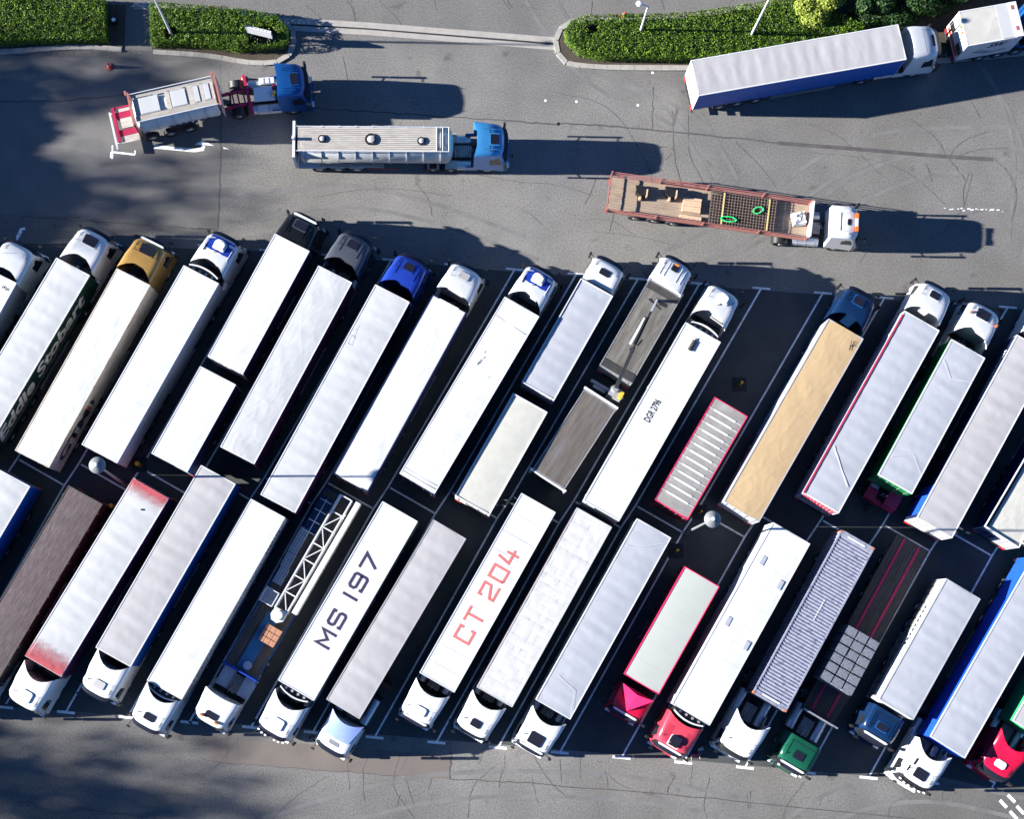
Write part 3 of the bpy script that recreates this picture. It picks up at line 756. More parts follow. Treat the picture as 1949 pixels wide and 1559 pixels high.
    if c.get('centre'):     # contrasting centre panel of the roof
        q = MB(); gr = []
        for yy, f in ((-.46, .84), (-.62, .95), (-.9, 1), (ys+.05, 1), (ys-.05, 1), (-1.45, .97)):
            gr.append([(xx*f, yy-(.10 if yy < -1.4 else .0)*(1-abs(xx)), rz(xx*f, yy)+.012) for xx in (-.96, -.8, -.4, 0, .4, .8, .96)])
        q.grid(gr, 0, flip=True); q.build('roof_panel', c['centre'], cab, 40)
        for s in (-1, 1):
            q = MB(); q.tube((s*.88, -.6, rz(.88, -.62)+.03), (s*.88, -1.75, rz(.88, -1.75)+.03), .028, 6); q.build('roof_rail', RIM, cab)
    if c.get('ribs'):
        for xx in c['ribs']:
            q = MB(); y0_, y1_ = c.get('ry', (-1.75, -.62)); k = 5
            for i in range(k):
                a, b = y0_+(y1_-y0_)*i/k, y0_+(y1_-y0_)*(i+1)/k
                q.bar((xx, a, rz(xx, a)+.008), (xx, b, rz(xx, b)+.008), .035, .03)
            q.build('roof_rib', col, cab)
    if c.get('horns', 1):
        q = MB()
        for i in range(3): q.tube((-H0*.66+.0*i, -.72-.11*i, rz(.7, -.72-.11*i)), (-H0*.66, -.72-.11*i, rz(.7, -.72-.11*i)+.05), .028, 6)
        q.tube((H0*.64, -.95, rz(.7, -.95)), (H0*.64, -.95, rz(.7, -.95)+.09), .035, 6)
        q.tube((-H0*.70, ys-.05, rz(.7, ys)), (-H0*.70, ys-.05, rz(.7, ys)+.3), .012, 5)
        q.build('aerial', BLACK, cab)
    # roof seams (thin inset joint)
    if c.get('seam', 1):
        q = MB(); xx = [t*H0*xf*.97 for t in (-1, -.7, -.35, 0, .35, .7, 1)]
        q.grid([[(a, ys+.03, rz(a, ys+.03)+.008) for a in xx], [(a, ys, rz(a, ys)+.008) for a in xx]], 0, flip=True)
        for s in (-1, 1):
            g2 = [[(s*H0*.66+d, yy, rz(.66*H0, yy)+.009) for yy in (-.55, -.8, ys)] for d in (-.012, .012)]
            q.grid(g2, 0, flip=False)
        q.build('roof_seam', GSIDE if col in (WHITE,) else BLACK, cab)
    bc = c.get('beacons')
    if bc:
        for bx in bc:
            q = MB()
            zc = rz(bx, -.6 if st != 'low' else -.8); yb_ = -.62 if st != 'low' else -.85
            q.tube((bx-.14, yb_, zc+.10), (bx+.14, yb_, zc+.10), .075, 10)
            q.box(bx-.05, bx+.05, yb_-.03, yb_+.03, zc-.02, zc+.05)
            q.build('beacon', ORANGE, cab)
    for (x0, x1, y0, y1) in c.get('marks', ()): patch('dark_stripe', x0, x1, y0, y1, .012, BLACK, .04)
    # side fairing behind cab (lower)
    if st != 'low' and c.get('fair', 1):
        for s in (-1, 1):
            q = MB(); x0_ = s*(H0-.015); x1_ = s*(H0-.06)
            q.box(min(x0_, x1_), max(x0_, x1_), -L-ext-.55, -L-.02, .55, 1.15); q.build('side_skirt', c.get('skirt', col), cab)
    return cab

def tractor_chassis(root, cy, rot=0, cx=0, ln=5.9, catw=True, tanks=True, rear=-5.1):
    """frame, fuel tanks, mudguards and wheels of the towing unit; cy = cab front"""
    m = MB()
    for s in (-1, 1): m.box(s*.42-.05, s*.42+.05, -ln, -.6, .72, .98)
    for yy in (-2.5, -3.4, -4.4, -5.6): m.box(-.37, .37, yy-.06, yy+.06, .76, .94)
    o = m.build('tractor_frame', DARK, root); o.location = (cx, cy, 0); o.rotation_euler = (0, 0, rot)
    def pt(x, y): return (cx+x*math.cos(rot)-y*math.sin(rot), cy+x*math.sin(rot)+y*math.cos(rot))
    for s in (-1, 1):
        for yy, w in ((-1.42, .34), (rear, .62)):
            px_, py_ = pt(s*(1.24-w/2-.02), yy); q = wheel(root, px_, py_, .5, w); q.rotation_euler = (0, 0, rot)
    if tanks:
        for s in (-1, 1):
            m = MB(); m.tube((s*.88, -2.55, .72), (s*.88, -4.3, .72), .33, 12)
            for yy in (-2.8, -3.4, -4.0): m.tube((s*.88, yy, .72), (s*.88, yy-.06, .72), .345, 12)
            q = m.build('fuel_tank', SILVER, root, 40); q.location = (cx, cy, 0); q.rotation_euler = (0, 0, rot)
    if catw:
        m = MB()
        for i in range(9): m.box(-.40, .40, -2.55-.13*i-.05, -2.55-.13*i+.03, 1.02, 1.06)
        m.tube((-.2, -2.45, 1.3), (.25, -2.9, 1.25), .03, 6); m.tube((.1, -2.4, 1.5), (-.1, -3.0, 1.3), .025, 6)
        q = m.build('catwalk', STEEL, root); q.location = (cx, cy, 0); q.rotation_euler = (0, 0, rot)
    for s in (-1, 1):
        m = MB(); pr = []
        for i in range(9):
            a = math.pi*(i/8); pr.append((math.cos(a)*.60, math.sin(a)*.62+.5))
        vs = [(s*.60, rear+a, z) for a, z in pr]+[(s*1.24, rear+a, z) for a, z in pr]
        m.add(vs, [(i, i+1, 9+i+1, 9+i) if s < 0 else (9+i, 9+i+1, i+1, i) for i in range(8)])
        q = m.build('mudguard', BLACK, root, 40); q.location = (cx, cy, 0); q.rotation_euler = (0, 0, rot)

def roof_mesh(x0, x1, y0, y1, z, style, seed=0, crown=.03):
    ny = max(10, int((y1-y0)/(.13 if style != 'slack' else .07))); nx = 14 if style != 'slack' else 30; rows = []
    for i in range(ny+1):
        yy = y0+(y1-y0)*i/ny; r = []
        for j in range(nx+1):
            t = 2*j/nx-1; xx = x0+(x1-x0)*j/nx; e = 1-t*t
            zz = crown*e
            if style == 'tarp':
                zz += .010*math.sin(yy*2*math.pi/.92+1.2*noise.noise(Vector((xx*.5, yy*.3, seed))))*(e**.35)*(.6+.8*noise.noise(Vector((yy*.6, seed, 1))))
                zz += .011*noise.noise(Vector((xx*.9, yy*1.1, seed+3)))*e**.5 + .010*noise.noise(Vector((xx*3+yy, yy*4, seed+5)))*e**.5
            elif style == 'slack':
                zz += .010*noise.noise(Vector((xx*1.1+yy*.7, yy*.55, seed+3)))*e**.5 + .005*noise.noise(Vector((xx*4-yy*1.3, yy*1.6+xx, seed+5)))*e**.3
                zz += .006*max(0, 1-14*abs(noise.noise(Vector((xx*.9+yy*.5, yy*.35-xx*.3, seed+8)))))*e**.3 + .004*max(0, 1-10*abs(noise.noise(Vector((xx*1.3-yy*.4, yy*.3+xx*.5, seed+18)))))*e**.3
            elif style == 'quilt':
                zz += .006*abs(math.sin(yy*math.pi/.62))**.5*e**.3 + .003*abs(math.sin(xx*math.pi/.5))**.6 + .012*noise.noise(Vector((xx*2, yy*2, seed)))
            elif style == 'rigid':
                zz += .004*noise.noise(Vector((xx, yy, seed)))
            r.append((xx, yy, z+zz))
        rows.append(r)
    m = MB(); m.grid(rows, 0)
    if style == 'rigid':       # joints / bows across the roof
        k = int((y1-y0)/1.22)
        for i in range(1, k):
            yy = y0+(y1-y0)*i/k+random.uniform(-.04, .04); wd = .005
            pts = []
            for j in range(9):
                t = 2*j/8-1; pts.append(((x0+x1)/2+t*(x1-x0)*.485, z+crown*(1-t*t)+.003))
            m.grid([[(x, yy-wd, zz) for x, zz in pts], [(x, yy+wd, zz) for x, zz in pts]], 1)
    return m

def corrug(mb, x0, x1, y0, y1, z, amp=.036, pitch=.21, mi=0):
    n = int((y1-y0)/pitch); rows = []
    for i in range(n):
        a = y0+(y1-y0)*i/n; p = (y1-y0)/n
        for f, h in ((0, 0), (.30, 0), (.42, 1), (.88, 1)):
            rows.append([(x0, a+f*p, z-amp*h), (x1, a+f*p, z-amp*h)])
    rows.append([(x0, y1, z), (x1, y1, z)]); mb.grid(rows, mi)

def lights_rear(root, y, w, z=.95, d=1):
    for s in (-1, 1):
        m = MB(); m.box(s*(w/2-.25)-.2, s*(w/2-.25)+.2, min(y, y-d*.05), max(y, y-d*.05), z-.08, z+.06); m.build('tail_light', REDL, root)

def make_body(root, L, w, zt, b, y0=None, y1=None, zb=1.15, wheels=True, nm='trailer_body', axles=3, land=True):
    """box or curtain body between y0 (rear) and y1 (front) in the frame of root"""
    y0 = -L/2 if y0 is None else y0; y1 = L/2 if y1 is None else y1
    h = w/2; side = b.get('side', WSIDE); rim = b.get('rim', RIM); roof = b.get('roof', WROOF); st = b.get('rs', 'tarp')
    seed = b.get('seed', random.random()*50)
    left = b.get('left', side)
    m = MB(); ft = b.get('ft', .05)
    # walls: left, right, front, rear
    m.box(-h, -h+.03, y0+.04, y1-.04, zb, zt-.05, 1); m.box(h-.03, h, y0+.04, y1-.04, zb, zt-.05, 0)
    m.box(-h+.004, h-.004, y1-.035, y1-.002, zb, zt-.05, 2); m.box(-h+.004, h-.004, y0+.002, y0+.035, zb, zt-.05, 2)
    m.box(-h+.04, h-.04, y0+.05, y1-.05, zb-.02, zb+.03, 3)
    if b.get('buckles', 1) and y1-y0 > 5:      # curtain straps and buckles belong to the curtain
        for sg in (-1, 1):
            for i in range(int((y1-y0)/.62)):
                yy = y0+.4+i*.62; xx = sg*(h+.008)
                m.box(xx-.012, xx+.012, yy-.02, yy+.02, zb-.02, zb+.26, 4)
    body = m.build(nm, [side, left, b.get('end', side), DARK, b.get('bcol', BLACK)], root)
    # roof sheet
    rin = .05 if rim else .0
    r = roof_mesh(-h+rin, h-rin, y0+rin, y1-rin, zt-.018+b.get('drop', 0), st, seed, b.get('crown', .03))
    rf = r.build('roof', [roof, b.get('joint', GROOF if st == 'rigid' else roof)], root, 60)
    q = MB()
    rt = zt+.002
    for (a0, a1, c0, c1) in ((-h-.006, -h+.06, y0, y1), (h-.06, h+.006, y0, y1), (-h+.062, h-.062, y0-.006, y0+.06), (-h+.062, h-.062, y1-.06, y1+.006)):
        q.box(a0, a1, c0, c1, zt-.11, rt)
    q.build('roof_rail', rim or side, root)
    # rear doors
    q = MB(); 
    for s in (-1, 1):
        for xx in (.35, .8):
            q.tube((s*xx*h, y0-.03, zb+.1), (s*xx*h, y0-.03, zt-.15), .018, 6)
    q.box(-.012, .012, y0-.012, y0, zb, zt-.12)
    q.build('rear_door', b.get('dcol', STEEL), root)
    lights_rear(root, y0, w)
    q = MB(); q.box(-h+.05, h-.05, y0+.02, y0+.12, .45, .62); q.box(-h+.05, h-.05, y0+.0, y0+.1, .88, 1.02)
    q.build('rear_bumper', DARK, root)
    # underframe
    q = MB()
    for s in (-1, 1): q.box(s*.45-.06, s*.45+.06, y0+.3, y1-.2, .85, zb-.03)
    if land:
        for s in (-1, 1): q.box(s*.75-.06, s*.75+.06, y1-3.2, y1-3.05, .25, .95)
    q.build('underframe', DARK, root)
    if wheels:
        ax = [y0+2.0+1.31*i for i in range(axles)] if axles == 3 else b.get('ax', [y0+1.6, y0+2.9])
        for yy in ax:
            for s in (-1, 1): wheel(root, s*(h-.20), yy, .5, .36)
    # side guards
    for s in (-1, 1):
        q = MB(); ya, yb = (y0+5.6, y1-4.2) if L > 11 else (y0+4.0, y1-2.6)
        if yb-ya > .8 and axles == 3:
            for zz in (.55, .85): q.box(s*(h-.03)-.015, s*(h-.03)+.015, ya, yb, zz-.05, zz+.05)
            q.build('side_guard', SILVER, root)
    return body

def reefer(root, y, w, z1, col=RIM, dark=BLACK):
    h = w/2; q = MB()
    n = 9; top = []
    for i in range(n+1):
        t = -1+2*i/n; top.append((t*(h-.2), y+.52-.22*t*t))
    pl = [(-h+.2, y+.012)]+[(h-.2, y+.012)]
    q.prism([(a, b) for a, b in top[::-1]]+[(-h+.2, y+.012), (h-.2, y+.012)], 1.9, z1-.30)
    u = q.build('refrigeration_unit', dark, root)
    q = MB()
    for (a, b), (c, d) in zip(top[:-1], top[1:]):
        q.add([(a, b-.10, z1-.30), (c, d-.10, z1-.30), (c, d, z1-.30), (a, b, z1-.30), (a, b-.10, z1-.12), (c, d-.10, z1-.12), (c, d-.02, z1-.12), (a, b-.02, z1-.12)],
              [(4,5,6,7), (0,1,5,4)[::-1], (3,2,6,7)])
    q.build('unit_cowl', col, u)
    q = MB()
    for i in range(4):
        xx = -h*.55+i*h*.36; q.tube((xx, y+.16, z1-.32), (xx, y+.16, z1-.22), .09, 8)
    q.build('unit_fan', STEEL, u)

def frame_px(Fp, Rp, z):
    F, Rr = P(*Fp, z), P(*Rp, z); mid = (F+Rr)/2; d = (F-Rr); d.z = 0
    return mid, d.length, math.atan2(d.y, d.x)-math.pi/2

def lorry(Fp, Rp, label, w=2.55, zt=4.0, body=None, cab=None, cabp=None, name='articulated_lorry', chassis=True, group='lorries parked in the two slanted rows', rot=0, Lfix=None, seeds=None):
    mid, L, rz = frame_px(Fp, Rp, zt)
    if Lfix:
        L2 = Lfix; d = Vector((-math.sin(rz), math.cos(rz), 0)); F = P(*Fp, zt); mid = F-d*L2/2; L = L2
    root = empty(name, (mid.x, mid.y, 0), rz, label, 'lorry' if 'trailer' not in name else 'trailer', group)
    root['L'] = L
    if body is not None: make_body(root, L, w, zt, body)
    if cab is not None:
        # cab front roof edge in pixels -> local
        zc = cab.get('zr', 3.75) - {'low': .1, 'ramp': .75, 'high': .35}[cab.get('st', 'high')]
        if cabp:
            c = P(*cabp, zc); v = c-Vector((mid.x, mid.y, zc)); v = Matrix.Rotation(-rz, 3, 'Z') @ v
            cx, cy = v.x, v.y+.40
        else: cx, cy = 0, L/2+3.1
        make_cab(root, cx, cy, rot, cab)
        if chassis: tractor_chassis(root, cy, rot, cx)
        root['cy'] = cy; root['cx'] = cx
    return root, L
def clean(root):
    for k in ('L', 'cy', 'cx'):
        if k in root: del root[k]

# ------------------------------------------------------------------ the upper slanted row
def shift_new(root, before, dx, dy, rot):
    M = Matrix.Translation((dx, dy, 0)) @ Matrix.Rotation(rot, 4, 'Z')
    for ch in [c for c in COL.objects if c.parent == root and c not in before]:
        ch.matrix_basis = M @ ch.matrix_basis
def kids(root): return {c for c in COL.objects if c.parent == root}
def tolocal(root, p):
    v = Vector(p)-root.location; return Matrix.Rotation(-root.rotation_euler.z, 3, 'Z') @ v
def second_body(root, Fp, Rp, w, zt, b, **k):
    mid, L, rz = frame_px(Fp, Rp, zt); c = tolocal(root, (mid.x, mid.y, 0)); bf = kids(root)
    make_body(root, L, w, zt, b, nm='drawbar_body', axles=2, land=False, **k)
    shift_new(root, bf, c.x, c.y, rz-root.rotation_euler.z)
    return c.y, L, c.x

def C(col, **k): d = dict(col=col); d.update(k); return d
VL = (-.6, -.25, .25, .6)

r, L = lorry((-2,522), (-197,872), 'white cab with smooth swept roof, its white trailer cut by the left edge', body=dict(roof=WROOF, rs='rigid', side=GSIDE, seed=1),
             cab=C(WHITE, st='high', hatch='none', seam=0, ext=.7), cabp=(40,470))
text_part('roof_lettering', '2', INK, r, (.95, 5.9, 4.03), (0, 1, 0), (-1, 0, 0), .22, .36, .2, .01)
r, L = lorry((-120,512), (-315,862), 'unseen white box trailer added beyond the left edge to cast shade, upper row', body=dict(roof=WROOF, rs='rigid', side=GSIDE, seed=51), cab=C(WHITE), cabp=(-78,460))  # out of view, added to shade the ground left of the upper row
r, L = lorry((139,507), (-66,854), 'white cab with dark roof hatch pulling a trailer with dark green sides and pale lettering', w=2.47,
             body=dict(roof=LROOF, side=DGREEN, seed=2, buckles=0), cab=C(WHITE, st='high', hatch='dark', hw=.46, hl=.33, ext=.75, beacons=None), cabp=(183,446))
text_part('side_lettering', 'Eddie Stobart', LETW, r, (1.245, L/2-12.1, 2.05), (0, 1, 0), (0, 0, 1), 10.8, 1.55, .28, .035)
q = MB()
for i in range(64): q.box(1.238, 1.246, L/2-12.1+i*.155, L/2-12.1+i*.155+.085, 1.62, 1.72)
q.build('side_small_print', LETW, r)
r, L = lorry((254,526.5), (60.6,874), 'gold cab pulling a white roofed trailer with a dirty beige side', w=2.45,
             body=dict(roof=WROOF, rs='slack', side=DIRTY, rim=None, seed=3, end=WSIDE), cab=C(GOLD, st='high', hatch='dark', hw=.46, hl=.33, ext=.75, signbox=1, skirt=GOLD), cabp=(290,463))
text_part('side_lettering', 'GTM', INK, r, (1.232, -L/2+.7, 1.85), (0, 1, 0), (0, 0, 1), 3.7, 1.35, .0, .04)
q = MB(); 
for mi, (ya, s) in enumerate(((4.45, 1), (4.95, -1))):
    pts = [(0, -.75), (.22*s, -.35), (.30*s, .1), (.05*s, .75), (0, .3)]
    pp = [(1.234, -L/2+4.75+a*1.0+(-.10 if s < 0 else .10), 2.55+b*.9) for a, b in pts]
    q.add(pp, [(0,1,2,3,4) if s > 0 else (4,3,2,1,0)], mi)
q.build('side_emblem', [INK, REDL], r)
r, L = lorry((383,522), (189,864), 'blue and white cab with a plain unmarked white trailer, beside the gold cab', w=2.58,
             body=dict(roof=WROOF, rs='rigid', side=WSIDE, seed=4, buckles=0), cab=C(WHITE, st='high', hatch='dome', centre=BLUE1, ext=.7), cabp=(429,455))
reefer(r, L/2, 2.5, 4.0)
q = MB()
for i in range(22):
    y = -L/2+2.6+i*.19; a = random.uniform(.12, .34)
    q.add([(1.299, y, 2.6), (1.299, y+.05, 2.6), (1.299, y+.11, 2.6+a), (1.299, y+.06, 2.6+a)], [(0,1,2,3)])
    q.add([(1.2985, y+.02, 2.61+a*.4), (1.2985, y+.24, 2.63+a*.5), (1.2985, y+.24, 2.67+a*.5), (1.2985, y+.02, 2.65+a*.4)], [(0,1,2,3)])
q.build('side_script', INK, r)
r, L = lorry((556,461), (428.5,695), 'black cab with a white box body and a white box trailer behind', w=2.55, zt=3.9,
             body=dict(roof=WROOF, rs='rigid', side=NAVYC, seed=5, end=WSIDE, land=False), cab=C(BLACKP, st='high', hatch='dark', ext=.25, signbox=1, ribs=(-.7,-.5,.5,.7), seam=0, fcol=GREYP), cabp=(581,417), name='drawbar_lorry', chassis=True)
cy, L2, cx = second_body(r, (415,714.6), (322,881), 2.6, 3.9, dict(roof=WROOF, rs='rigid', side=NAVYC, seed=6, end=WSIDE, ax=[-.6,.7]))
q = MB(); q.tube((cx, cy+L2/2-.2, .7), (0, -L/2-.1+.4, .7), .07, 8); q.build('drawbar', DARK, r)
r, L = lorry((638,521.5), (451.4,867), 'dark grey cab pulling a pale trailer with creased roof and violet side', w=2.46,
             body=dict(roof=LROOF, rs='slack', side=MAGC, seed=7), cab=C(GREYP, st='high', hatch='dark', ext=.6, hw=.34, hl=.28, fcol=GREYP, ribs=(-.62,.62)), cabp=(680,453))
q = MB()
for i in range(30):
    y = -L/2+1.0+i*.115; q.box(1.232, 1.238, y, y+.05, 3.2+.15*math.sin(i*1.7), 3.55+.1*math.cos(i*2.3))
q.build('side_small_print', mat('pink_print', (.35, .01, .12), .5), r)
r, L = lorry((747,558), (528.7,959), 'royal blue cab pulling a long pale trailer, right of the dark grey cab', w=2.52,
             body=dict(roof=LROOF, side=MAGC, left=NAVYC, seed=8), cab=C(BLUE1, st='high', hatch='dark', ext=.6, hw=.34, hl=.26, fcol=BLUE1, ribs=(-.66,.66)), cabp=(787,496))
q = MB()
for pl in ([(-.95,4.9),(-.95,4.5),(-1.12,4.5)], [(-.95,4.5),(-.88,4.2),(-.95,4.1),(-.80,4.0)], [(-1.1,4.05),(-1.1,3.45),(-.78,3.45),(-.78,4.0),(-1.1,4.05)]):
    q.path(pl, .025, 4.035)
q.build('roof_patch_outline', GSIDE, r)
r, L = lorry((855.6,577.5), (667.3,919), 'white cab with grey roof hatch pulling a white tarpaulin trailer, beside the royal blue cab', w=2.5, zt=3.70,
             body=dict(roof=WROOF, rs='slack', side=NAVYC, seed=9, rim=None), cab=C(WHITE, st='high', hatch='grey', ext=.35, hw=.36, hl=.25, horns=1), cabp=(891,513))
r, L = lorry((993.5,583.4), (793.7,920.7), 'blue and white cab pulling a scuffed white trailer with small dark marks on its roof', w=2.6,
             body=dict(roof=WROOF, rs='rigid', side=NAVYC, left=WSIDE, seed=10), cab=C(WHITE, st='high', hatch='dome', centre=BLUE1, ext=.75), cabp=(1033,519))
q = MB()
for a, b, s_ in ((-.55,2.9,.10),(-.05,2.75,.16),(-.4,2.55,.12),(-.5,2.2,.2),(-.55,2.0,.14),(.35,1.9,.1),(.5,1.6,.08),(-.1,-1.5,.12),(-.12,-1.8,.13),(-.15,-2.1,.08),(-.2,-2.5,.07),(-.3,-2.9,.05),(-.4,-3.3,.05),(.1,-.8,.06)):
    q.add([(a-s_*.5, b-s_, 4.0), (a+s_*.5, b-s_*.6, 4.0), (a+s_*.4, b+s_, 4.0), (a-s_*.3, b+s_*.7, 4.0)], [(0,1,2,3)])
q.path([(-1.2, L/2-1.35), (1.2, L/2-1.5)], .03, 4.001)
bfz = q.build('roof_scuffs', STEEL, r); bfz.location.z = .01
q = MB(); q.box(-1.2, 1.2, -L/2+.25, -L/2+.28, 3.98, 4.02); q.box(-1.2, 1.2, -L/2+.5, -L/2+.52, 3.98, 4.015); q.build('roof_crossbar', STEEL, r)
r, L = lorry((1136.2,546.4), (1023.9,744.5), 'low white cab with a grey roofed box body and a cream topped trailer behind', w=2.42, zt=3.52,
             body=dict(roof=GROOF, side=GSIDE, seed=11, rim=RIM, drop=-.03, land=False), cab=C(WHITE, st='low', zr=3.15, hatch='dark', hw=.36, hl=.22, frame=0, L=2.1, mcol=BLACK), cabp=(1161,502), name='drawbar_lorry', chassis=True)
cy, L2, cx = second_body(r, (1009.5,766.4), (898.7,962), 2.55, 3.55, dict(roof=CROOF, rs='rigid', side=NAVYC, seed=12, rim=RIM, drop=-.04, joint=CROOF, end=WSIDE, ax=[-.8,.6]))
q = MB(); q.tube((cx, cy+L2/2-.2, .7), (0, -L/2+.3, .7), .07, 8); q.build('drawbar', DARK, r)
r, L = lorry((1338.5,632), (1144.5,972.4), 'white cab and long white trailer with small black registration lettering on its roof', w=2.64,
             body=dict(roof=WROOF, rs='rigid', side=WSIDE, seed=13, crown=0, buckles=0, rim=WSIDE), cab=C(WHITE, st='high', hatch='dome', hx=.1, ext=.7, zr=3.8), cabp=(1381,555))
reefer(r, L/2, 2.4, 4.0)
text_part('roof_lettering', 'DGR 2796', INK, r, (-.10, L/2-7.0, 3.992), (0, 1, 0), (-1, 0, 0), 1.6, .48, 0, .015)
q = MB()
for i in range(5): q.box(-.34, -.02, L/2-1.5+i*.15, L/2-1.5+i*.15+.11, 4.03, 4.06)
q.box(-.22, -.14, L/2-1.55, L/2-.6, 4.02, 4.05); q.build('roof_vent', BLACK, r)
r, L = lorry((1610.5,625.5), (1411.4,974), 'blue cab pulling the only trailer with a tan creased tarpaulin roof', w=2.62,
             body=dict(roof=TROOF, rs='slack', side=GSIDE, seed=15, rim=None, left=GSIDE, end=GSIDE), cab=C(NAVY, st='high', hatch='dark', ext=.6, hw=.36, hl=.28, fcol=BLUE2), cabp=(1641,561))
q = MB()
for pl in ([(.95,L/2-.4),(.8,L/2-1.1)], [(.7,L/2-.5),(.9,L/2-1.2)], [(1.0,L/2-.7),(.75,L/2-.9)]): q.path(pl, .04, 4.05)
q.build('roof_scuffs', INK, r)
r, L = lorry((1755,610), (1562.8,957.6), 'white cab pulling a grey roofed trailer edged in red along its left side', w=2.62,
             body=dict(roof=GROOF, side=GSIDE, left=GSIDE, seed=16, end=WSIDE), cab=C(WHITE, st='high', hatch='dark', ext=.5, hw=.34, hl=.25), cabp=(1785,550))
q = MB(); q.box(-1.335, -1.24, -L/2, L/2-.3, 3.86, 4.03); q.build('red_edge_trim', mat('red_trim', (.34,.03,.06), .5, var=.2, scale=6), r)
q = MB(); q.box(-1.22, 1.2, -L/2-.02, -L/2+.03, 3.55, 3.75, 0)
for i in range(9): q.box(-1.15+i*.26, -1.0+i*.26, -L/2-.05, -L/2-.02, 2.6, 3.5, 0)
q.build('door_stripe', mat('red_trim', (0,0,0)), r)
q = MB()
for i in range(26): q.box(-1.325, -1.318, L/2-1.8-i*.34, L/2-1.8-i*.34+.2, 2.3+.2*math.sin(i), 3.2+.1*math.cos(i*2))
q.build('side_lettering_strip', LETW, r)
q = MB(); q.path([(-1.1,-3.3),(.95,-5.2)], .07, 4.05); q.build('roof_seam_tape', RIM, r)
r, L = lorry((1843.3,663.5), (1703.9,922), 'white cab with red roof lamps pulling a green sided grey roofed trailer', w=2.5,
             body=dict(roof=GROOF, side=GREENC, seed=17, end=GREENC), cab=C(WHITE, st='high', hatch='dark', hw=.46, hl=.33, ext=.8), cabp=(1877,587))
q = MB(); q.path([(-1.15,L/2-1.5),(-.1,L/2-2.4),(1.15,L/2-1.9)], .03, 4.05); q.path([(-1.15,-L/2+1.4),(.1,-L/2+2.3),(1.1,-L/2+1.4)], .02, 4.05); q.build('roof_seam_tape', RIM, r)
q = MB()
for s in (-.95, .95): q.tube((s, r['cy']-1.25, 3.72), (s, r['cy']-1.25, 3.86), .08, 8)
q.build('roof_lamp', ORANGE, r)
TRUCK16 = r
r, L = lorry((1969,656), (1778.8,1005), 'grey roofed trailer with pale rear doors, its white cab cut by the right edge', w=2.6,
             body=dict(roof=MROOF, side=RBLUEC, left=NAVYC, seed=18, end=WSIDE), cab=C(WHITE, st='high', hatch='dark', ext=.7), cabp=(2008,590))
q = MB()
for i in range(16): q.box(-1.312, -1.306, L/2-1.2-i*.24, L/2-1.2-i*.24+.12, 2.9, 3.5)
q.build('side_small_print', LETW, r)
q = MB(); q.box(-1.31, -1.304, -L/2+.3, -L/2+2.5, 1.2, 3.9); q.build('blue_curtain_end', RBLUEC, r)
r, L = lorry((2111,674.5), (1907,1022.5), 'open topped cream trailer cut by the right edge, dark panel on its rear', w=2.6, zt=3.6,
             body=dict(roof=CROOF, rs='slack', side=GSIDE, left=NAVYC, seed=19, end=MROOF, drop=-.15, rim=RIM), cab=C(WHITE), cabp=(2150,600))
q = MB(); q.box(-1.24, -1.06, -L/2+.1, L/2-.2, 3.46, 3.52); q.build('side_gap', BLACK, r)
q = MB(); q.box(-1.2, -.1, -L/2-.012, -L/2-.004, 1.3, 2.8); q.build('rear_panel', NAVYC, r)
# solitary red trailer
r, L = lorry((1391.8,774), (1277.5,970), 'red sided trailer with ribbed grey roof standing without a cab between the bays', w=2.5, zt=3.5, name='parked_trailer',
             body=dict(roof=mat('mottled_roof', (.21,.20,.19), .8, var=.18, scale=1.6, fine=.1, stain=.6, stainc=(.28,.285,.29), stscale=1.2), rs='rigid', joint=RIM, side=REDC, seed=20, rim=mat('pink_red_rim', (.50,.02,.09), .5), end=REDC, ax=[-2.9,-1.6]), group=None)
q = MB()
for i in range(13):
    y = L/2-.75-i*(L-1.1)/13
    q.box(-1.18, 1.18, y-.02, y+.02, 3.50, 3.515); q.box(-.85, .75, y-.075, y+.065, 3.516, 3.528)
q.build('roof_bar', RIM, r)
clean(r)

# ------------------------------------------------------------------ the lower slanted row (cabs at the lower left)
r, L = lorry((-184,1260), (24,908), 'pale roofed trailer with blue side cut by the left edge, lower row', body=dict(roof=LROOF, side=BLUEC, left=BLUEC, seed=21), cab=C(WHITE), cabp=(-220,1325))
r, L = lorry((-300,1250), (-94,898), 'unseen white box trailer added beyond the left edge to cast shade, lower row', body=dict(roof=WROOF, rs='rigid', side=GSIDE, seed=52), cab=C(WHITE), cabp=(-337,1316))  # unseen lorry put in to block stray sun in the lower row
r, L = lorry((81.7,1268.6), (287.6,929), 'white cab with a trailer whose pale roof is stained red at both ends', w=2.62,
             body=dict(roof=LROOF, side=REDC, left=MAGC, seed=22), cab=C(WHITE, st='high', hatch='white', hw=.40, hl=.36, ext=.75, visor=0), cabp=(41,1341))
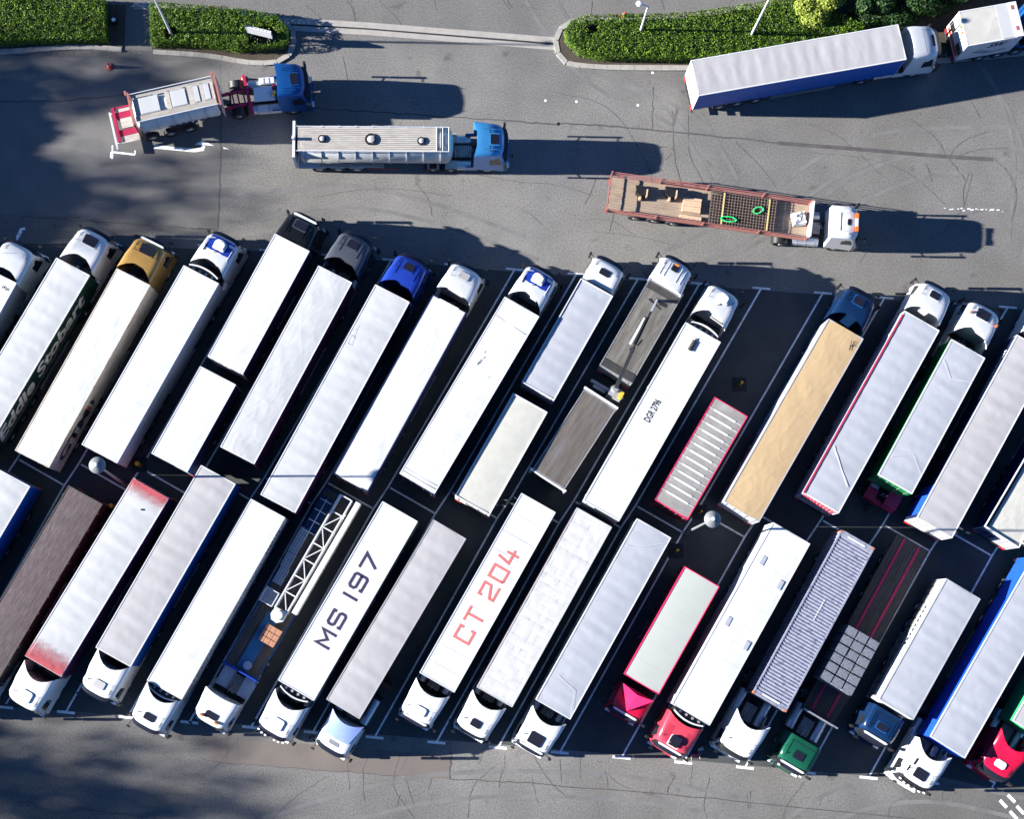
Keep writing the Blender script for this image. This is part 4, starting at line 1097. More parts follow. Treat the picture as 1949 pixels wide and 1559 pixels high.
# red paint showing at the ends of the roof
def red_end(r, L, s):
    m = bpy.data.materials.get('red_roof_end')
    if not m:
        m = mat('red_roof_end', (.33, .05, .065), .6, var=.15, scale=2, fine=.1)
        n, l = m.node_tree.nodes, m.node_tree.links
        tc = n.new('ShaderNodeTexCoord'); sp = n.new('ShaderNodeSeparateXYZ'); l.new(tc.outputs['Generated'], sp.inputs[0])
        nz = n.new('ShaderNodeTexNoise'); nz.inputs['Scale'].default_value = 4.5; nz.inputs['Detail'].default_value = 10; nz.inputs['Roughness'].default_value = .7; l.new(tc.outputs['Object'], nz.inputs['Vector'])
        a = n.new('ShaderNodeMath'); a.operation = 'SUBTRACT'; a.use_clamp = False
        ab = n.new('ShaderNodeAttribute'); ab.attribute_name = 'fade'
        l.new(ab.outputs['Fac'], a.inputs[0]); l.new(nz.outputs[0], a.inputs[1])
        mr = n.new('ShaderNodeMapRange'); mr.inputs[1].default_value = -.22; mr.inputs[2].default_value = .42; l.new(a.outputs[0], mr.inputs[0])
        tr = n.new('ShaderNodeBsdfTransparent'); mx = n.new('ShaderNodeMixShader')
        l.new(mr.outputs[0], mx.inputs[0]); l.new(tr.outputs[0], mx.inputs[1]); l.new(n['Principled BSDF'].outputs[0], mx.inputs[2]); l.new(mx.outputs[0], n['Material Output'].inputs[0])
    q = MB(); rows = []; k = 14; dep = 1.9 if s > 0 else 1.35
    for i in range(k+1):
        y = s*(L/2-.02-dep*i/k); rows.append([(x, y, 4.062) for x in [-1.3+2.6*j/10 for j in range(11)]])
    q.grid(rows, 0, flip=s > 0); o = q.build('red_roof_stain', m, r)
    at = o.data.attributes.new('fade', 'FLOAT', 'POINT'); at.data.foreach_set('value', [.98*(1-i/k) for i in range(k+1) for j in range(11)])
red_end(r, L, 1); red_end(r, L, -1)
q = MB(); q.box(-.25, -.15, -5.0, -4.9, 4.03, 4.08); q.build('roof_vent', BLACK, r)
r, L = lorry((215,1251.5), (415.5,903.5), 'white cab with grey roof hatch pulling a creased grey roofed trailer with blue side', w=2.52,
             body=dict(roof=MROOF, side=BLUEC, left=BLUEC, seed=23), cab=C(WHITE, st='high', hatch='grey', hw=.36, hl=.25, ext=.8), cabp=(182,1319))
r, L = lorry((312.5,1314), (510,967.5), 'white cab pulling a plain white trailer with small dark dashes along its side', w=2.5,
             body=dict(roof=WROOF, rs='rigid', side=WSIDE, seed=24, buckles=0, left=WSIDE), zt=3.6, cab=C(WHITE, st='high', hatch='dark', hw=.36, hl=.22, ext=.7, frame=0), cabp=(277,1381))
reefer(r, L/2, 2.5, 3.6)
q = MB()
for i in range(30): q.box(-1.262, -1.256, L/2-.8-i*.31, L/2-.8-i*.31+.19, 2.7, 2.9)
for i in range(7): q.box(-1.262, -1.256, -L/2+.9+i*.26, -L/2+.9+i*.26+.16, 2.7+.1*math.sin(i), 3.3)
q.build('side_dashes', INK, r)
r, L = lorry((563,1315), (761.5,973.5), 'white cab pulling a white trailer with large dark letters on its roof', w=2.6,
             body=dict(roof=WROOF, rs='rigid', side=WSIDE, seed=26, crown=0, buckles=0), cab=C(WHITE, st='high', hatch='white', hw=.40, hl=.36, ext=.7, vlights=(-.8,-.55,-.3,.3,.55,.8)), cabp=(519,1394))
reefer(r, L/2, 2.4, 4.0)
stroke_text('roof_lettering', 'MS 197', mat('navy_letters', (.03, .025, .06), .5), r, (-.5, L/2-3.15, 3.992), (0, -1, 0), (1, 0, 0), 6.55, 1.05, .17)
r, L = lorry((652.5,1350.5), (856,1007.5), 'white cab with a lilac wind deflector pulling a light grey trailer', w=2.42,
             body=dict(roof=MROOF, side=NAVYC, left=NAVYC, seed=27, rim=MROOF), cab=C(WHITE, st='low', zr=3.05, hatch='none', seam=0, L=2.3, hdy=.3, horns=0), cabp=(629.5,1425))
# separate raised deflector
cy = r['cy']; cx = r['cx']; q = MB(); rows = []
for i in range(9):
    f = i/8; rr = []
    for j in range(9):
        t = -1+2*j/8; wd = .78+.36*f
        rr.append((cx+t*wd, cy-.95-1.25*f-.45*f*t*t, 3.04+.80*f**.8-.05*t*t))
    rows.append(rr)
q.grid(rows, 0); bot = [[(p[0], p[1], p[2]-.05) for p in rr] for rr in rows]; q.grid(bot, 0, flip=True)
for s in (0, -1):
    q.add([rr[s] for rr in rows]+[(rr[s][0], rr[s][1], 3.0) for rr in rows], [(i, i+1, 9+i+1, 9+i) if s else (9+i, 9+i+1, i+1, i) for i in range(8)])
q.build('wind_deflector', mat('lilac_paint', (.16, .22, .46), .4, coat=.4, fine=.05), r, 40)
q = MB(); q.box(cx-.34, cx+.34, cy-.92, cy-.66, 3.02, 3.14); q.build('roof_hatch', STEEL, r)
r, L = lorry((831.4,1300), (1025,957), 'white cab pulling a white trailer with faded red letters on its roof', w=2.52,
             body=dict(roof=WROOF, rs='rigid', side=WSIDE, seed=28, crown=0, buckles=0), cab=C(WHITE, st='high', hatch='white', hw=.40, hl=.28, ext=.55, signbox=1), cabp=(790,1369))
stroke_text('roof_lettering', 'CT 204', PINK, r, (-.62, L/2-2.95, 3.994), (0, -1, 0), (1, 0, 0), 6.7, 1.2, .13)
q = MB()
for y in (-5.2, -3.9, -2.6, 4.3, 5.5): q.box(-1.15, 1.15, y-.012, y+.012, 3.97, 3.990)
q.build('roof_joint', LROOF, r)
r, L = lorry((941,1327.7), (1131.5,985), 'white cab pulling a trailer with a pale quilted roof and a rusty left side', w=2.56,
             body=dict(roof=mat('quilted_sheet', (.42,.42,.42), .7, var=.12, scale=2, fine=.08, stain=.4, stainc=(.33,.31,.29), stscale=2), rs='quilt', crown=0, side=WSIDE, left=WSIDE, seed=29, rim=LROOF), cab=C(WHITE, st='high', hatch='dark', hw=.34, hl=.24, ext=.6, visor=0, frame=0), cabp=(897,1393))
q = MB(); k = int((L-.4)/.62)
for i in range(k): q.box(-1.15, 1.15, -L/2+.3+i*.62, -L/2+.312+i*.62, 3.97, 3.991)
for i in range(5): q.box(-.98+i*.49, -.972+i*.49, -L/2+.15, L/2-.15, 3.97, 3.989)
q.build('roof_stitching', mat('pale_stitching', (.36,.355,.35), .7), r)
q = MB(); q.box(1.275, 1.30, -L/2+.3, L/2-.2, 3.2, 3.8); q.build('rusty_side_trim', mat('rust_brown', (.12,.03,.03), .8, var=.3, scale=4), r)
r, L = lorry((1052.3,1351.4), (1245,1005.5), 'white cab with a large dark roof hatch pulling a blue grey roofed trailer', w=2.5,
             body=dict(roof=GROOF, side=WSIDE, left=WSIDE, seed=30), cab=C(WHITE, st='high', hatch='dark', hw=.48, hl=.38, ext=.6, frame=0, signbox=1), cabp=(1011,1423))
q = MB(); q.path([(-1.1,L/2-.3),(-.6,L/2-1.7),(.8,L/2-2.0)], .02, 4.05); q.path([(-1.1,-L/2+.5),(.3,-L/2+1.6),(1.1,-L/2+1.9)], .02, 4.05); q.build('roof_seam_tape', RIM, r)
r, L = lorry((1220.7,1303), (1336.5,1097.5), 'short red lorry with a pale green box roof and wedge shaped deflector', w=2.56, zt=3.7, name='rigid_lorry',
             body=dict(roof=PGREEN, rs='rigid', side=REDC, left=REDC, seed=31, end=REDC, rim=mat('pink_red_rim', (0,0,0)), land=False), cab=C(REDP, st='low', zr=2.85, hatch='none', seam=0, L=2.0, horns=0, signbox=1), cabp=(1189.6,1358))
cy = r['cy']; cx = r['cx']; q = MB()
A = (cx+1.1, cy-1.95, 3.75); B = (cx-1.1, cy-1.95, 3.75); Cc = (cx, cy-.55, 2.95); D = (cx+1.1, cy-1.95, 2.8); E = (cx-1.1, cy-1.95, 2.8); Fm = (cx, cy-1.75, 3.72)
q.add([A, B, Cc, D, E, Fm], [(5,0,2), (1,5,2), (0,3,2), (4,1,2), (3,0,5,1,4)]); q.build('wind_deflector', mat('deep_pink_paint', (.55,.015,.09), .4, coat=.4, fine=.05), r)
r, L = lorry((1315,1360.8), (1507,1015), 'coral red cab pulling a wide white trailer with four grey roof flaps', w=2.72, zt=4.05,
             body=dict(roof=WROOF, rs='rigid', side=WSIDE, left=WSIDE, seed=32, buckles=0, rim=WSIDE), cab=C(REDP2, st='high', hatch='open', hw=.33, hl=.24, ext=.35, signbox=1, ribs=(-.86,-.74,-.62,-.50,.50,.62,.74,.86), seam=0), cabp=(1275,1425))
reefer(r, L/2, 2.5, 4.05)
for xx, y in ((.75,-4.15),(-.95,-3.35),(.80,.35),(-.95,1.1)):
    q = MB(); q.box(xx-.14, xx+.14, y-.30, y+.30, 4.05, 4.085); q.build('roof_flap', GROOF, r)
mids = {}
# container on skeletal trailer
r, L = lorry((1464,1338), (1633.5,1025.6), 'white cab pulling a slate grey corrugated shipping container with dark stains', w=2.44, zt=3.8, cab=C(WHITE, st='high', hatch='none', seam=0, ext=.7, vcol=BLACK), cabp=(1398.5,1431))
m = MB(); h = 1.22; zb = 1.25; y0, y1 = -L/2, L/2
corrug(m, -h+.10, h-.10, y0+.35, y1-.35, 3.78, .034, .215)
for s in (-1, 1):
    t = MB(); corrug(t, zb+.15, 3.66, y0+.18, y1-.18, 0, .04, .24)
    m.add([(s*(h-.02+v[2]*1.0), v[1], v[0]) for v in t.v], [f if s < 0 else f[::-1] for f in t.f])
m.box(-h+.1, h-.1, y0+.15, y0+.35, 3.70, 3.785); m.box(-h+.1, h-.1, y1-.35, y1-.15, 3.70, 3.785)
for s in (-1, 1):
    m.box(min(s*h, s*(h-.1)), max(s*h, s*(h-.1)), y0+.16, y1-.16, 3.66, 3.80); m.box(min(s*h, s*(h-.08)), max(s*h, s*(h-.08)), y0+.16, y1-.16, zb, zb+.16)
for yy in (y0, y1-.15):
    m.box(-h+.16, h-.16, yy+.002, yy+.148, 3.66, 3.80); m.box(-h+.16, h-.16, yy+.04, yy+.11, zb, 3.66)
c_ = m.build('container', CONT, r)
q = MB()
for s in (-1, 1):
    for yy in (y0, y1-.155):
        for zz in (zb, 3.66): q.box(min(s*(h+.004), s*(h-.156)), max(s*(h+.004), s*(h-.156)), yy-.004, yy+.155, zz-.002, zz+.15)
        q.box(min(s*h, s*(h-.14)), max(s*h, s*(h-.14)), yy+.01, yy+.14, zb+.15, 3.655)
q.build('corner_post', mat('orange_rust', (.36,.13,.07), .7, var=.3, scale=5), c_)
q = MB()
for yy in (y0+.24, y1-.26): q.box(-.62, .62, yy-.06, yy+.06, 3.79, 3.803)
for i in range(9): q.box(-.02, .06, -.1-i*.17, -.1-i*.17+.11, 3.785, 3.793)
q.build('container_marking', LETW, c_)
q = MB()
for s in (-1, 1): q.box(s*.45-.07, s*.45+.07, y0+.1, y1-.1, .95, zb-.01)
for yy in (y0+.2, -2, 2, y1-.4): q.box(-1.15, 1.15, yy-.1, yy+.1, 1.0, zb-.012)
q.build('trailer_frame', DARK, r)
for i in range(3):
    for s in (-1, 1): wheel(r, s*1.0, y0+2+1.31*i, .5, .36)
lights_rear(r, y0, 2.4)
# curtain sider with sunlit white side
r, L = lorry((1705.8,1351), (1834,1121), 'dark blue cab pulling a grey roofed trailer with a bright white side', w=2.52, name='rigid_lorry',
             body=dict(roof=GROOF, side=WSIDE, left=WSIDE, seed=34, land=False, rim=GROOF), cab=C(NAVY, st='low', zr=3.2, hatch='dark', hw=.36, hl=.22, L=2.2, fcol=BLUE2, signbox=1, ribs=(-.8,-.65,.65,.8), ry=(-1.9,-.7)), cabp=(1666.5,1404))
q = MB()
for i in range(9): q.box(1.263, 1.268, -L/2+2.0+i*.34, -L/2+2.0+i*.34+.22, 2.7, 3.1)
q.build('side_dashes', INK, r)
q = MB(); q.box(1.262, 1.27, -L/2+.06, L/2-.06, 1.17, 2.25); q.build('lower_side', mat('lower_grey', (.13,.135,.13), .6, var=.2, scale=2, stain=.4, stainc=(.05,.05,.05)), r)
q = MB(); q.box(1.271, 1.275, -L/2+.1, L/2-.1, 2.2, 2.25)
for i in range(13): q.box(1.271, 1.30, -L/2+.5+i*.6, -L/2+.58+i*.6, 1.3, 2.2)
q.build('side_lath', BLACK, r)
r, L = lorry((1803.5,1423.5), (1999.5,1079), 'white cab with dark front stripe pulling a grey roofed trailer with bright blue side', w=2.56,
             body=dict(roof=GROOF, side=RBLUEC, left=RBLUEC, seed=35), cab=C(WHITE, st='high', hatch='dark', hw=.42, hl=.33, ext=.8, frame=0, vcol=BLACK, vlights=(-.8,-.5,-.2,.2,.5,.8), marks=((.60,.74,-1.75,-1.3),(.80,.90,-1.15,-.72))), cabp=(1741,1489))
r, L = lorry((1961,1393), (2157,1048), 'bright red cab at the lower right corner with a light green sided trailer', w=2.56,
             body=dict(roof=MROOF, rs='slack', side=LGREENC, left=LGREENC, seed=36, end=LGREENC, rim=RIM), cab=C(REDP, st='ramp', zr=3.7, hatch='white', hw=.36, hl=.24, ext=.8), cabp=(1893,1470))

# ------------------------------------------------------------------ flatbeds
def flatbed(root, L, w, z, deck, frame=DARK, side=None, axles=3, sideh=0, sidec=None, wheels=True, y0=None, y1=None, cross=True):
    y0 = -L/2 if y0 is None else y0; y1 = L/2 if y1 is None else y1; h = w/2
    q = MB(); n = int(w/.19)
    for i in range(n):
        a = -h+.05+(w-.1)*i/n; b = -h+.05+(w-.1)*(i+1)/n-.012
        q.box(a, b, y0+.05, y1-.05, z-.06, z+random.uniform(-.006, .006))
    q.build('deck', deck, root)
    q = MB()
    for s in (-1, 1):
        q.box(min(s*h, s*(h-.05)), max(s*h, s*(h-.05)), y0, y1, z-.16, z+.02); q.box(s*.45-.06, s*.45+.06, y0+.3, y1-.2, .85, z-.08)
    q.box(-h+.052, h-.052, y0, y0+.048, z-.16, z+.015); q.box(-h+.052, h-.052, y1-.048, y1, z-.16, z+.015)
    yy = y0+.8
    while yy < y1-.5: q.box(-h+.06, h-.06, yy-.04, yy+.04, z-.14, z-.065); yy += 1.1
    q.build('trailer_frame', frame, root)
    if wheels:
        for i in range(axles):
            for s in (-1, 1): wheel(root, s*(h-.20), y0+2.0+1.31*i, .46, .36)
    if sideh:
        q = MB()
        for s in (-1, 1): q.box(min(s*(h+.002), s*(h+.04)), max(s*(h+.002), s*(h+.04)), y0, y1, z-.1, z+sideh)
        q.box(-h, h, y0-.04, y0-.002, z-.1, z+sideh*.95); q.box(-h, h, y1+.002, y1+.04, z-.1, z+sideh)
        q.build('drop_side', sidec or STEEL, root)
    lights_rear(root, y0, w, .85)

def flat_lorry(Fp, Rp, z, label, w=2.5, name='flatbed_lorry', cab=None, cabp=None, rot=0, group='lorries parked in the two slanted rows'):
    mid, L, rz = frame_px(Fp, Rp, z)
    root = empty(name, (mid.x, mid.y, 0), rz, label, 'lorry', group)
    if cab:
        zc = cab.get('zr', 3.75) - {'low': .1, 'ramp': .75, 'high': .35}[cab.get('st', 'high')]
        c = P(*cabp, zc); v = tolocal(root, (c.x, c.y, 0)); make_cab(root, v.x, v.y+.40, rot, cab); tractor_chassis(root, v.y+.4, rot, v.x)
        root['cy'] = v.y+.4; root['cx'] = v.x
    return root, L

r, L = flat_lorry((-41,1284), (162.5,942), 3.35, 'trailer with a scratched reddish brown planked top at the left edge', cab=C(WHITE), cabp=(-78,1350))
make_body(r, L, 2.5, 3.35, dict(roof=PLANK, joint=PLANK, rs='rigid', side=DARK, left=DARK, end=DARK, rim=PLANKG, seed=33, buckles=0))  # flatbed built up into a tall body so its planks catch the sun
q = MB()
for s in (-1, 1):
    for i in range(11): q.box(s*1.27-.03, s*1.27+.03, -L/2+.6+i*1.2, -L/2+.75+i*1.2, 3.15, 3.31)
q.build('lashing_ring', STEEL, r)

# crimson railed flatbed with the wrapped blocks
r, L = flat_lorry((1556,1366), (1737,1032), 1.3, 'green cab pulling a dark plank flatbed with two crimson rails, loaded with grey blocks', w=2.4,
                  cab=C(GREENP, st='low', zr=3.2, hatch='dark', hw=.34, hl=.24, L=2.2, fcol=GREENP, signbox=1, ribs=(-.8,.8), ry=(-1.9,-.6), vlights=(-.7, .7)), cabp=(1508,1459))
flatbed(r, L, 2.4, 1.3, PLANKG)
q = MB()
for s in (-1, 1): q.box(s*.55-.07, s*.55+.07, -L/2+.1, L/2-.3, 1.31, 1.335)
q.build('deck_rail', mat('bright_crimson_rail', (.50,.012,.10), .5, var=.2, scale=5), r)
q = MB(); q.box(-1.25, 1.25, L/2-.02, L/2+.08, 1.3, 2.3); q.build('headboard', SILVER, r)
rz14, c14 = r.rotation_euler.z, P(1617, 1257, 3.3)
for i in range(6):
    for j in range(3):
        q = MB(); a, b, hh = .37, .30, 2.12+random.uniform(-.04, .04)  # blocks made tall so their tops reach the sunlight
        for z0_ in (0, hh*.5):
            q.prism([(-a+.04,-b),(a-.04,-b),(a,-b+.04),(a,b-.04),(a-.04,b),(-a+.04,b),(-a,b-.04),(-a,-b+.04)], z0_, z0_+hh*.47)
            q.prism([(-a*.93,-b*.9),(a*.93,-b*.9),(a*.93,b*.9),(-a*.93,b*.9)], z0_+hh*.47, z0_+hh*.498)
        o = q.build('wrapped_block', WRAP)
        off = Matrix.Rotation(rz14, 3, 'Z') @ Vector(((j-1)*.79, (i-2.5)*.655, 0))
        o.location = (c14.x+off.x, c14.y+off.y, 1.342); o.rotation_euler = (0, 0, rz14+random.uniform(-.03, .03))
        tag(o, 'grey wrapped block, %s row from the cab, %s, on the crimson railed flatbed' % (['sixth', 'fifth', 'fourth', 'third', 'second', 'first'][i], ['right column', 'middle column', 'left column'][j]), 'block', 'grey wrapped blocks on the flatbed')

# lorry with loading crane and its trailer, beds built high to catch the sun
r, L = flat_lorry((1266,549), (1171.7,712.6), 3.1, 'white cab lorry with raised dirty grey beds, a folded crane and a matching trailer', name='crane_lorry',
                  cab=C(WHITE, st='high', zr=3.6, hatch='dark', hw=.24, hl=.24, hdy=.1, ext=.1, L=2.2, beacons=(0,), signbox=0, ribs=(-.75,-.45,.45,.75), frame=0, seam=0), cabp=(1291,501))
make_body(r, L, 2.45, 3.1, dict(roof=BEDG, joint=BEDG, rs='rigid', side=STEEL, end=STEEL, rim=STEEL, seed=14, buckles=0), wheels=False, land=False, nm='load_bed')
q = MB(); q.box(-1.25, 1.25, L/2+.06, L/2+.20, 1.3, 3.45); q.build('headboard', RIM, r)
for ya_, yb_ in ((L/2-.55, L/2-.07), (-L/2+.07, -L/2+.6)):
    q = MB(); q.box(-1.15, 1.15, ya_, yb_, 3.1, 3.135); q.build('dark_end_strip', mat('dark_end_tone', (.03,.03,.03), .6, var=.3, scale=3), r)  # front strip paints the headboard shadow, rear one darkens the tail
q = MB(); q.box(-1.22, 1.22, -L/2-.9, -L/2-.7, 1.0, 1.3); q.box(-.9, 0, -L/2-1.15, -L/2-.95, 1.1, 1.4); q.box(-.2, 1.2, -L/2-1.7, -L/2-1.5, .9, 1.1); q.box(-1.3, -.6, -L/2-1.7, -L/2-1.55, .9, 1.1); q.build('stabiliser_beam', RIM, r)
bf = kids(r)
q = MB(); q.tube((.45, -L/2-.95, .8), (.45, -L/2-.95, 2.4), .22, 10); q.box(.2, 1.0, -L/2-1.35, -L/2-.75, 1.0, 1.7); q.box(.55, 1.1, -L/2-1.5, -L/2-1.0, 1.5, 2.0); q.build('crane_base', STEEL, r)
q = MB(); q.box(.85, 1.1, -L/2-1.4, -L/2-.9, 2.0, 2.2); q.build('crane_controls', YELLOW, r)
q = MB(); q.bar((.45, -L/2-.95, 2.35), (.15, -L/2+1.9, 2.5), .24, .3); q.bar((.15, -L/2+1.9, 2.5), (-.05, -L/2+4.6, 2.45), .16, .22)
q.bar((.02, -L/2+2.1, 2.72), (-.12, -L/2+4.1, 2.7), .12, .14); q.tube((.1, -L/2+1.7, 2.6), (.1, -L/2+1.7, 2.9), .16, 10); q.tube((.3, -L/2+2.2, 2.5), (.38, -L/2+2.7, 2.45), .05, 6)
q.build('crane_arm', DARK, r)
q = MB(); q.bar((-.18, -L/2+2.0, 2.6), (-.20, -L/2+4.0, 2.6), .16, .1); q.bar((-.05, -L/2+4.6, 2.45), (-.1, -L/2+5.6, 2.1), .12, .14); q.build('crane_jib', RIM, r)
q = MB(); q.tube((-.1, -L/2+5.6, 2.1), (-.1, -L/2+5.65, 1.5), .12, 8); q.bar((-.6, -L/2+5.5, 1.55), (.45, -L/2+5.3, 1.5), .10, .12); q.bar((-.6, -L/2+5.5, 1.5), (-.75, -L/2+4.9, 1.45), .08, .08); q.bar((.45, -L/2+5.3, 1.5), (.6, -L/2+4.7, 1.45), .08, .08); q.bar((.1,-L/2+5.6,1.5), (.7,-L/2+5.7,1.45), .25, .2)
q.build('crane_grab', DARK, r)
for ch in kids(r)-bf: ch.location.z += 1.55
q = MB(); q.box(.15, .8, -L/2-1.3, -L/2-.7, .8, 2.5); q.build('crane_pedestal', STEEL, r)  # added to carry the crane lifted with the bed
mid, L2, rz2 = frame_px((1142,760.6), (1044.7,911.3), 3.1); c = tolocal(r, (mid.x, mid.y, 0)); bf = kids(r)
make_body(r, L2, 2.45, 3.1, dict(roof=BEDB, joint=BEDB, rs='rigid', side=STEEL, end=STEEL, rim=STEEL, seed=15, buckles=0, ax=[-.8,.6]), axles=2, land=False, nm='trailer_bed')
q = MB(); q.box(-1.3, 1.3, L2/2+.05, L2/2+.2, 1.2, 3.2); q.build('front_board', RIM, r)
q = MB(); q.box(-1.3, 1.3, -L2/2-.17, -L2/2-.06, 2.9, 3.12); q.tube((-1.3, -L2/2-.1, 1.2), (-1.3, -L2/2-.1, 3.2), .09, 8); q.tube((1.3, -L2/2-.1, 1.2), (1.3, -L2/2-.1, 3.2), .09, 8); q.build('rear_gate', RIM, r)
q = MB(); q.tube((0, L2/2, .8), (.1, L2/2+1.3, .8), .06, 6); q.build('drawbar', DARK, r)
shift_new(r, bf, c.x, c.y, rz2-r.rotation_euler.z)
for s in (-1, 1): wheel(r, s*1.0, -L/2+1.3, .5, .5)

DZ = 2.2  # deck height, raised so the load is sunlit
# blue flatbed with a white lattice mast
r, L = flat_lorry((459,1277), (652,946), DZ, 'white cab with two orange beacons pulling a blue flatbed loaded with a white lattice mast', w=2.45,
                  cab=C(WHITE, st='high', zr=3.6, hatch='dark', hw=.42, hl=.2, hdy=.1, ext=.15, frame=0, beacons=(-.52, .52), visor=0, seam=0, horns=0), cabp=(396,1375))
flatbed(r, L, 2.45, DZ, PLANKG, BLUE2)
q = MB(); q.box(-1.0, 1.0, -L/2+.4, L/2-.2, .85, DZ-.17); q.build('added_subframe', NAVY, r)  # added block filling in below the raised deck
q = MB(); q.box(-.42, .42, L/2-4.1, L/2-.15, DZ+.012, DZ+.04); q.build('deck_plate', mat('worn_blue_plate', (.02,.11,.25), .5, var=.2, scale=2, fine=.2, stain=.4, stainc=(.02,.03,.05), stscale=3), r)
q = MB(); q.box(-1.25, 1.25, L/2+.0, L/2+.10, 1.1, DZ+.6); q.bar((-1.2, L/2+.1, DZ+.55), (-1.2, L/2+.4, 1.2), .08, .08); q.bar((1.2, L/2+.1, DZ+.55), (1.2, L/2+.4, 1.2), .08, .08)
q.build('headboard', BLUE1, r)
rzb = r.rotation_euler.z
for s in (-1, 1):
    q = MB(); q.box(s*.78-.42, s*.78+.42, r['cy']-4.0, r['cy']-2.5, .9, .995)
    for i in range(8): q.box(s*.78-.4, s*.78+.4, r['cy']-2.62-.17*i-.07, r['cy']-2.62-.17*i+.07, 1.0, 1.04)
    q.build('step_plate', SILVER, r)
def world_thing(name, label, cat, u, v, z, rz, group=None):
    p = P(u, v, z); return empty(name, (p.x, p.y, z), rz, label, cat, group)
# lattice mast
a, b = P(659, 947, DZ+.95), P(534, 1163, DZ+.95); d = (b-a); Lm = d.length; rzm = math.atan2(d.y, d.x)
o = empty('lattice_mast', (a.x, a.y, DZ+.05), rzm, 'white welded lattice mast section with a round drum end, lying on the blue flatbed', 'mast', None)
q = MB(); hw = .42
for s in (-1, 1):
    for zz in (.12, .92): q.bar((0, s*hw, zz), (Lm, s*hw, zz), .10, .10)
n = 7
for i in range(n+1):
    x = .02+i*(Lm-.06)/n
    q.bar((x, -hw+.05, .93), (x, hw-.05, .93), .08, .07); q.bar((x, -hw+.05, .12), (x, hw-.05, .12), .05, .05)
    for s in (-1, 1): q.bar((x, s*hw, .17), (x, s*hw, .87), .06, .06)
for i in range(1, n):
    x0 = .02+i*(Lm-.06)/n; x1 = .02+(i+1)*(Lm-.06)/n; s = 1 if i % 2 else -1
    q.bar((x0+.05, s*(hw-.06), .925), (x1-.05, -s*(hw-.06), .925), .06, .05)
q.build('lattice', WHITE, o)
q = MB(); q.prism([(Lm-.02, -.42), (Lm+.45, -.46), (Lm+.75, -.25), (Lm+.80, .15), (Lm+.55, .45), (Lm-.02, .44)], .3, .95); q.lathe([(.33, .95), (.33, 1.10), (.31, 1.12)], (Lm+.33, -.02, 0), 20)
q.build('drum', WHITE, o, 40)
a, b = P(682, 957, DZ+1.05), P(559, 1169, DZ+1.05); d = (b-a)
q = MB(); q.box(0, d.length, -.17, .17, 0, 1.0); o = q.build('box_beam', WHITE); o.location = (a.x, a.y, DZ+.04); o.rotation_euler = (0, 0, math.atan2(d.y, d.x))  # beam given extra height to stand in the sun
tag(o, 'long plain white box beam lying along the right of the lattice mast', 'beam')
a, b = P(624, 948, DZ+.35), P(588, 1012, DZ+.35); d = b-a; o = empty('ladder_frame', (a.x, a.y, DZ+.04), math.atan2(d.y, d.x), 'blue frame with pale ladder bars at the tail of the blue flatbed', 'frame')
q = MB(); q.box(0, d.length, -.36, .36, 0, .32); q.build('base_frame', NAVY, o)
q = MB(); q.bar((.1, 0, .36), (d.length+.7, 0, .36), .04, .04)
for i in range(4): q.bar((.25+i*.75, -.42, .40), (.25+i*.75, .42, .40), .05, .04)
q.build('ladder', LETW, o)
for (p0, p1, nm, lb) in (((582,1006),(556,1052),'mesh_panel','grey mesh panel stack behind the blue ladder frame'), ((556,1053),(541,1080),'mesh_panel','darker grey mesh panel stack in the middle of the blue flatbed'), ((543,1081),(526,1111),'steel_grating','pale steel grating lying beside the lattice mast')):
    a, b = P(*p0, DZ+.35), P(*p1, DZ+.35); d = b-a; o = empty(nm, (a.x, a.y, DZ+.04), math.atan2(d.y, d.x), lb, 'panel stack')
    q = MB(); q.box(0, d.length, -.30, .30, 0, .28); q.build('stack', STEEL, o)
    q = MB()
    for i in range(8): q.bar((.1+i*(d.length-.2)/7, -.3, .31), (.1+i*(d.length-.2)/7, .3, .31), .03, .03)
    for i in range(4): q.bar((0, -.27+i*.18, .33), (d.length, -.27+i*.18, .33), .03, .03)
    q.build('mesh', SILVER, o)
c = P(513, 1136, DZ+.5); o = empty('wire_cage', (c.x, c.y, DZ+.04), rzb, 'open cage with white edge frame beside the drum of the lattice mast', 'cage')
q = MB(); q.box(-.40, .40, -.42, .42, 0, .08); q.build('floor', STEEL, o)
q = MB()
for z in (.1, .75):
    for s in (-1, 1): q.bar((-.45, s*.47, z), (.45, s*.47, z), .05, .05); q.bar((s*.45, -.47, z), (s*.45, .47, z), .05, .05)
for s in (-1, 1):
    for t in (-1, 1): q.bar((s*.45, t*.47, .1), (s*.45, t*.47, .75), .05, .05)
q.build('edge_frame', RIM, o)
cb = P(514, 1210, DZ+.5)
for i in range(3):
    for j in range(3):
        q = MB(); q.box(-.17, .17, -.18, .18, 0, .45)
        for k in range(4): q.box(-.172, .172, -.16+k*.09, -.155+k*.09, .05, .452)
        o = q.build('terracotta_block', BRICK); off = Matrix.Rotation(rzb, 3, 'Z') @ Vector(((i-1)*.37, (j-1)*.40, 0))
        o.location = (cb.x+off.x, cb.y+off.y, DZ+.06); o.rotation_euler = (0, 0, rzb+random.uniform(-.02, .02))
        tag(o, 'reddish block, %s, %s column, on the blue flatbed' % (['nearest the cab', 'in the middle', 'nearest the mast'][2-j], ['right', 'middle', 'left'][i]), 'block', 'reddish blocks on the blue flatbed')
c = P(471, 1267, DZ+.2); q = MB()
q.lathe([(.16, 0), (.27, 0), (.27, .16), (.16, .16)], (0, 0, 0), 24); q.lathe([(.05, 0), (.09, 0), (.09, .2), (.05, .2)], (0, 0, 0), 14)
for k in range(5):
    aa = k*1.257; q.bar((.08*math.cos(aa), .08*math.sin(aa), .1), (.17*math.cos(aa), .17*math.sin(aa), .1), .04, .04)
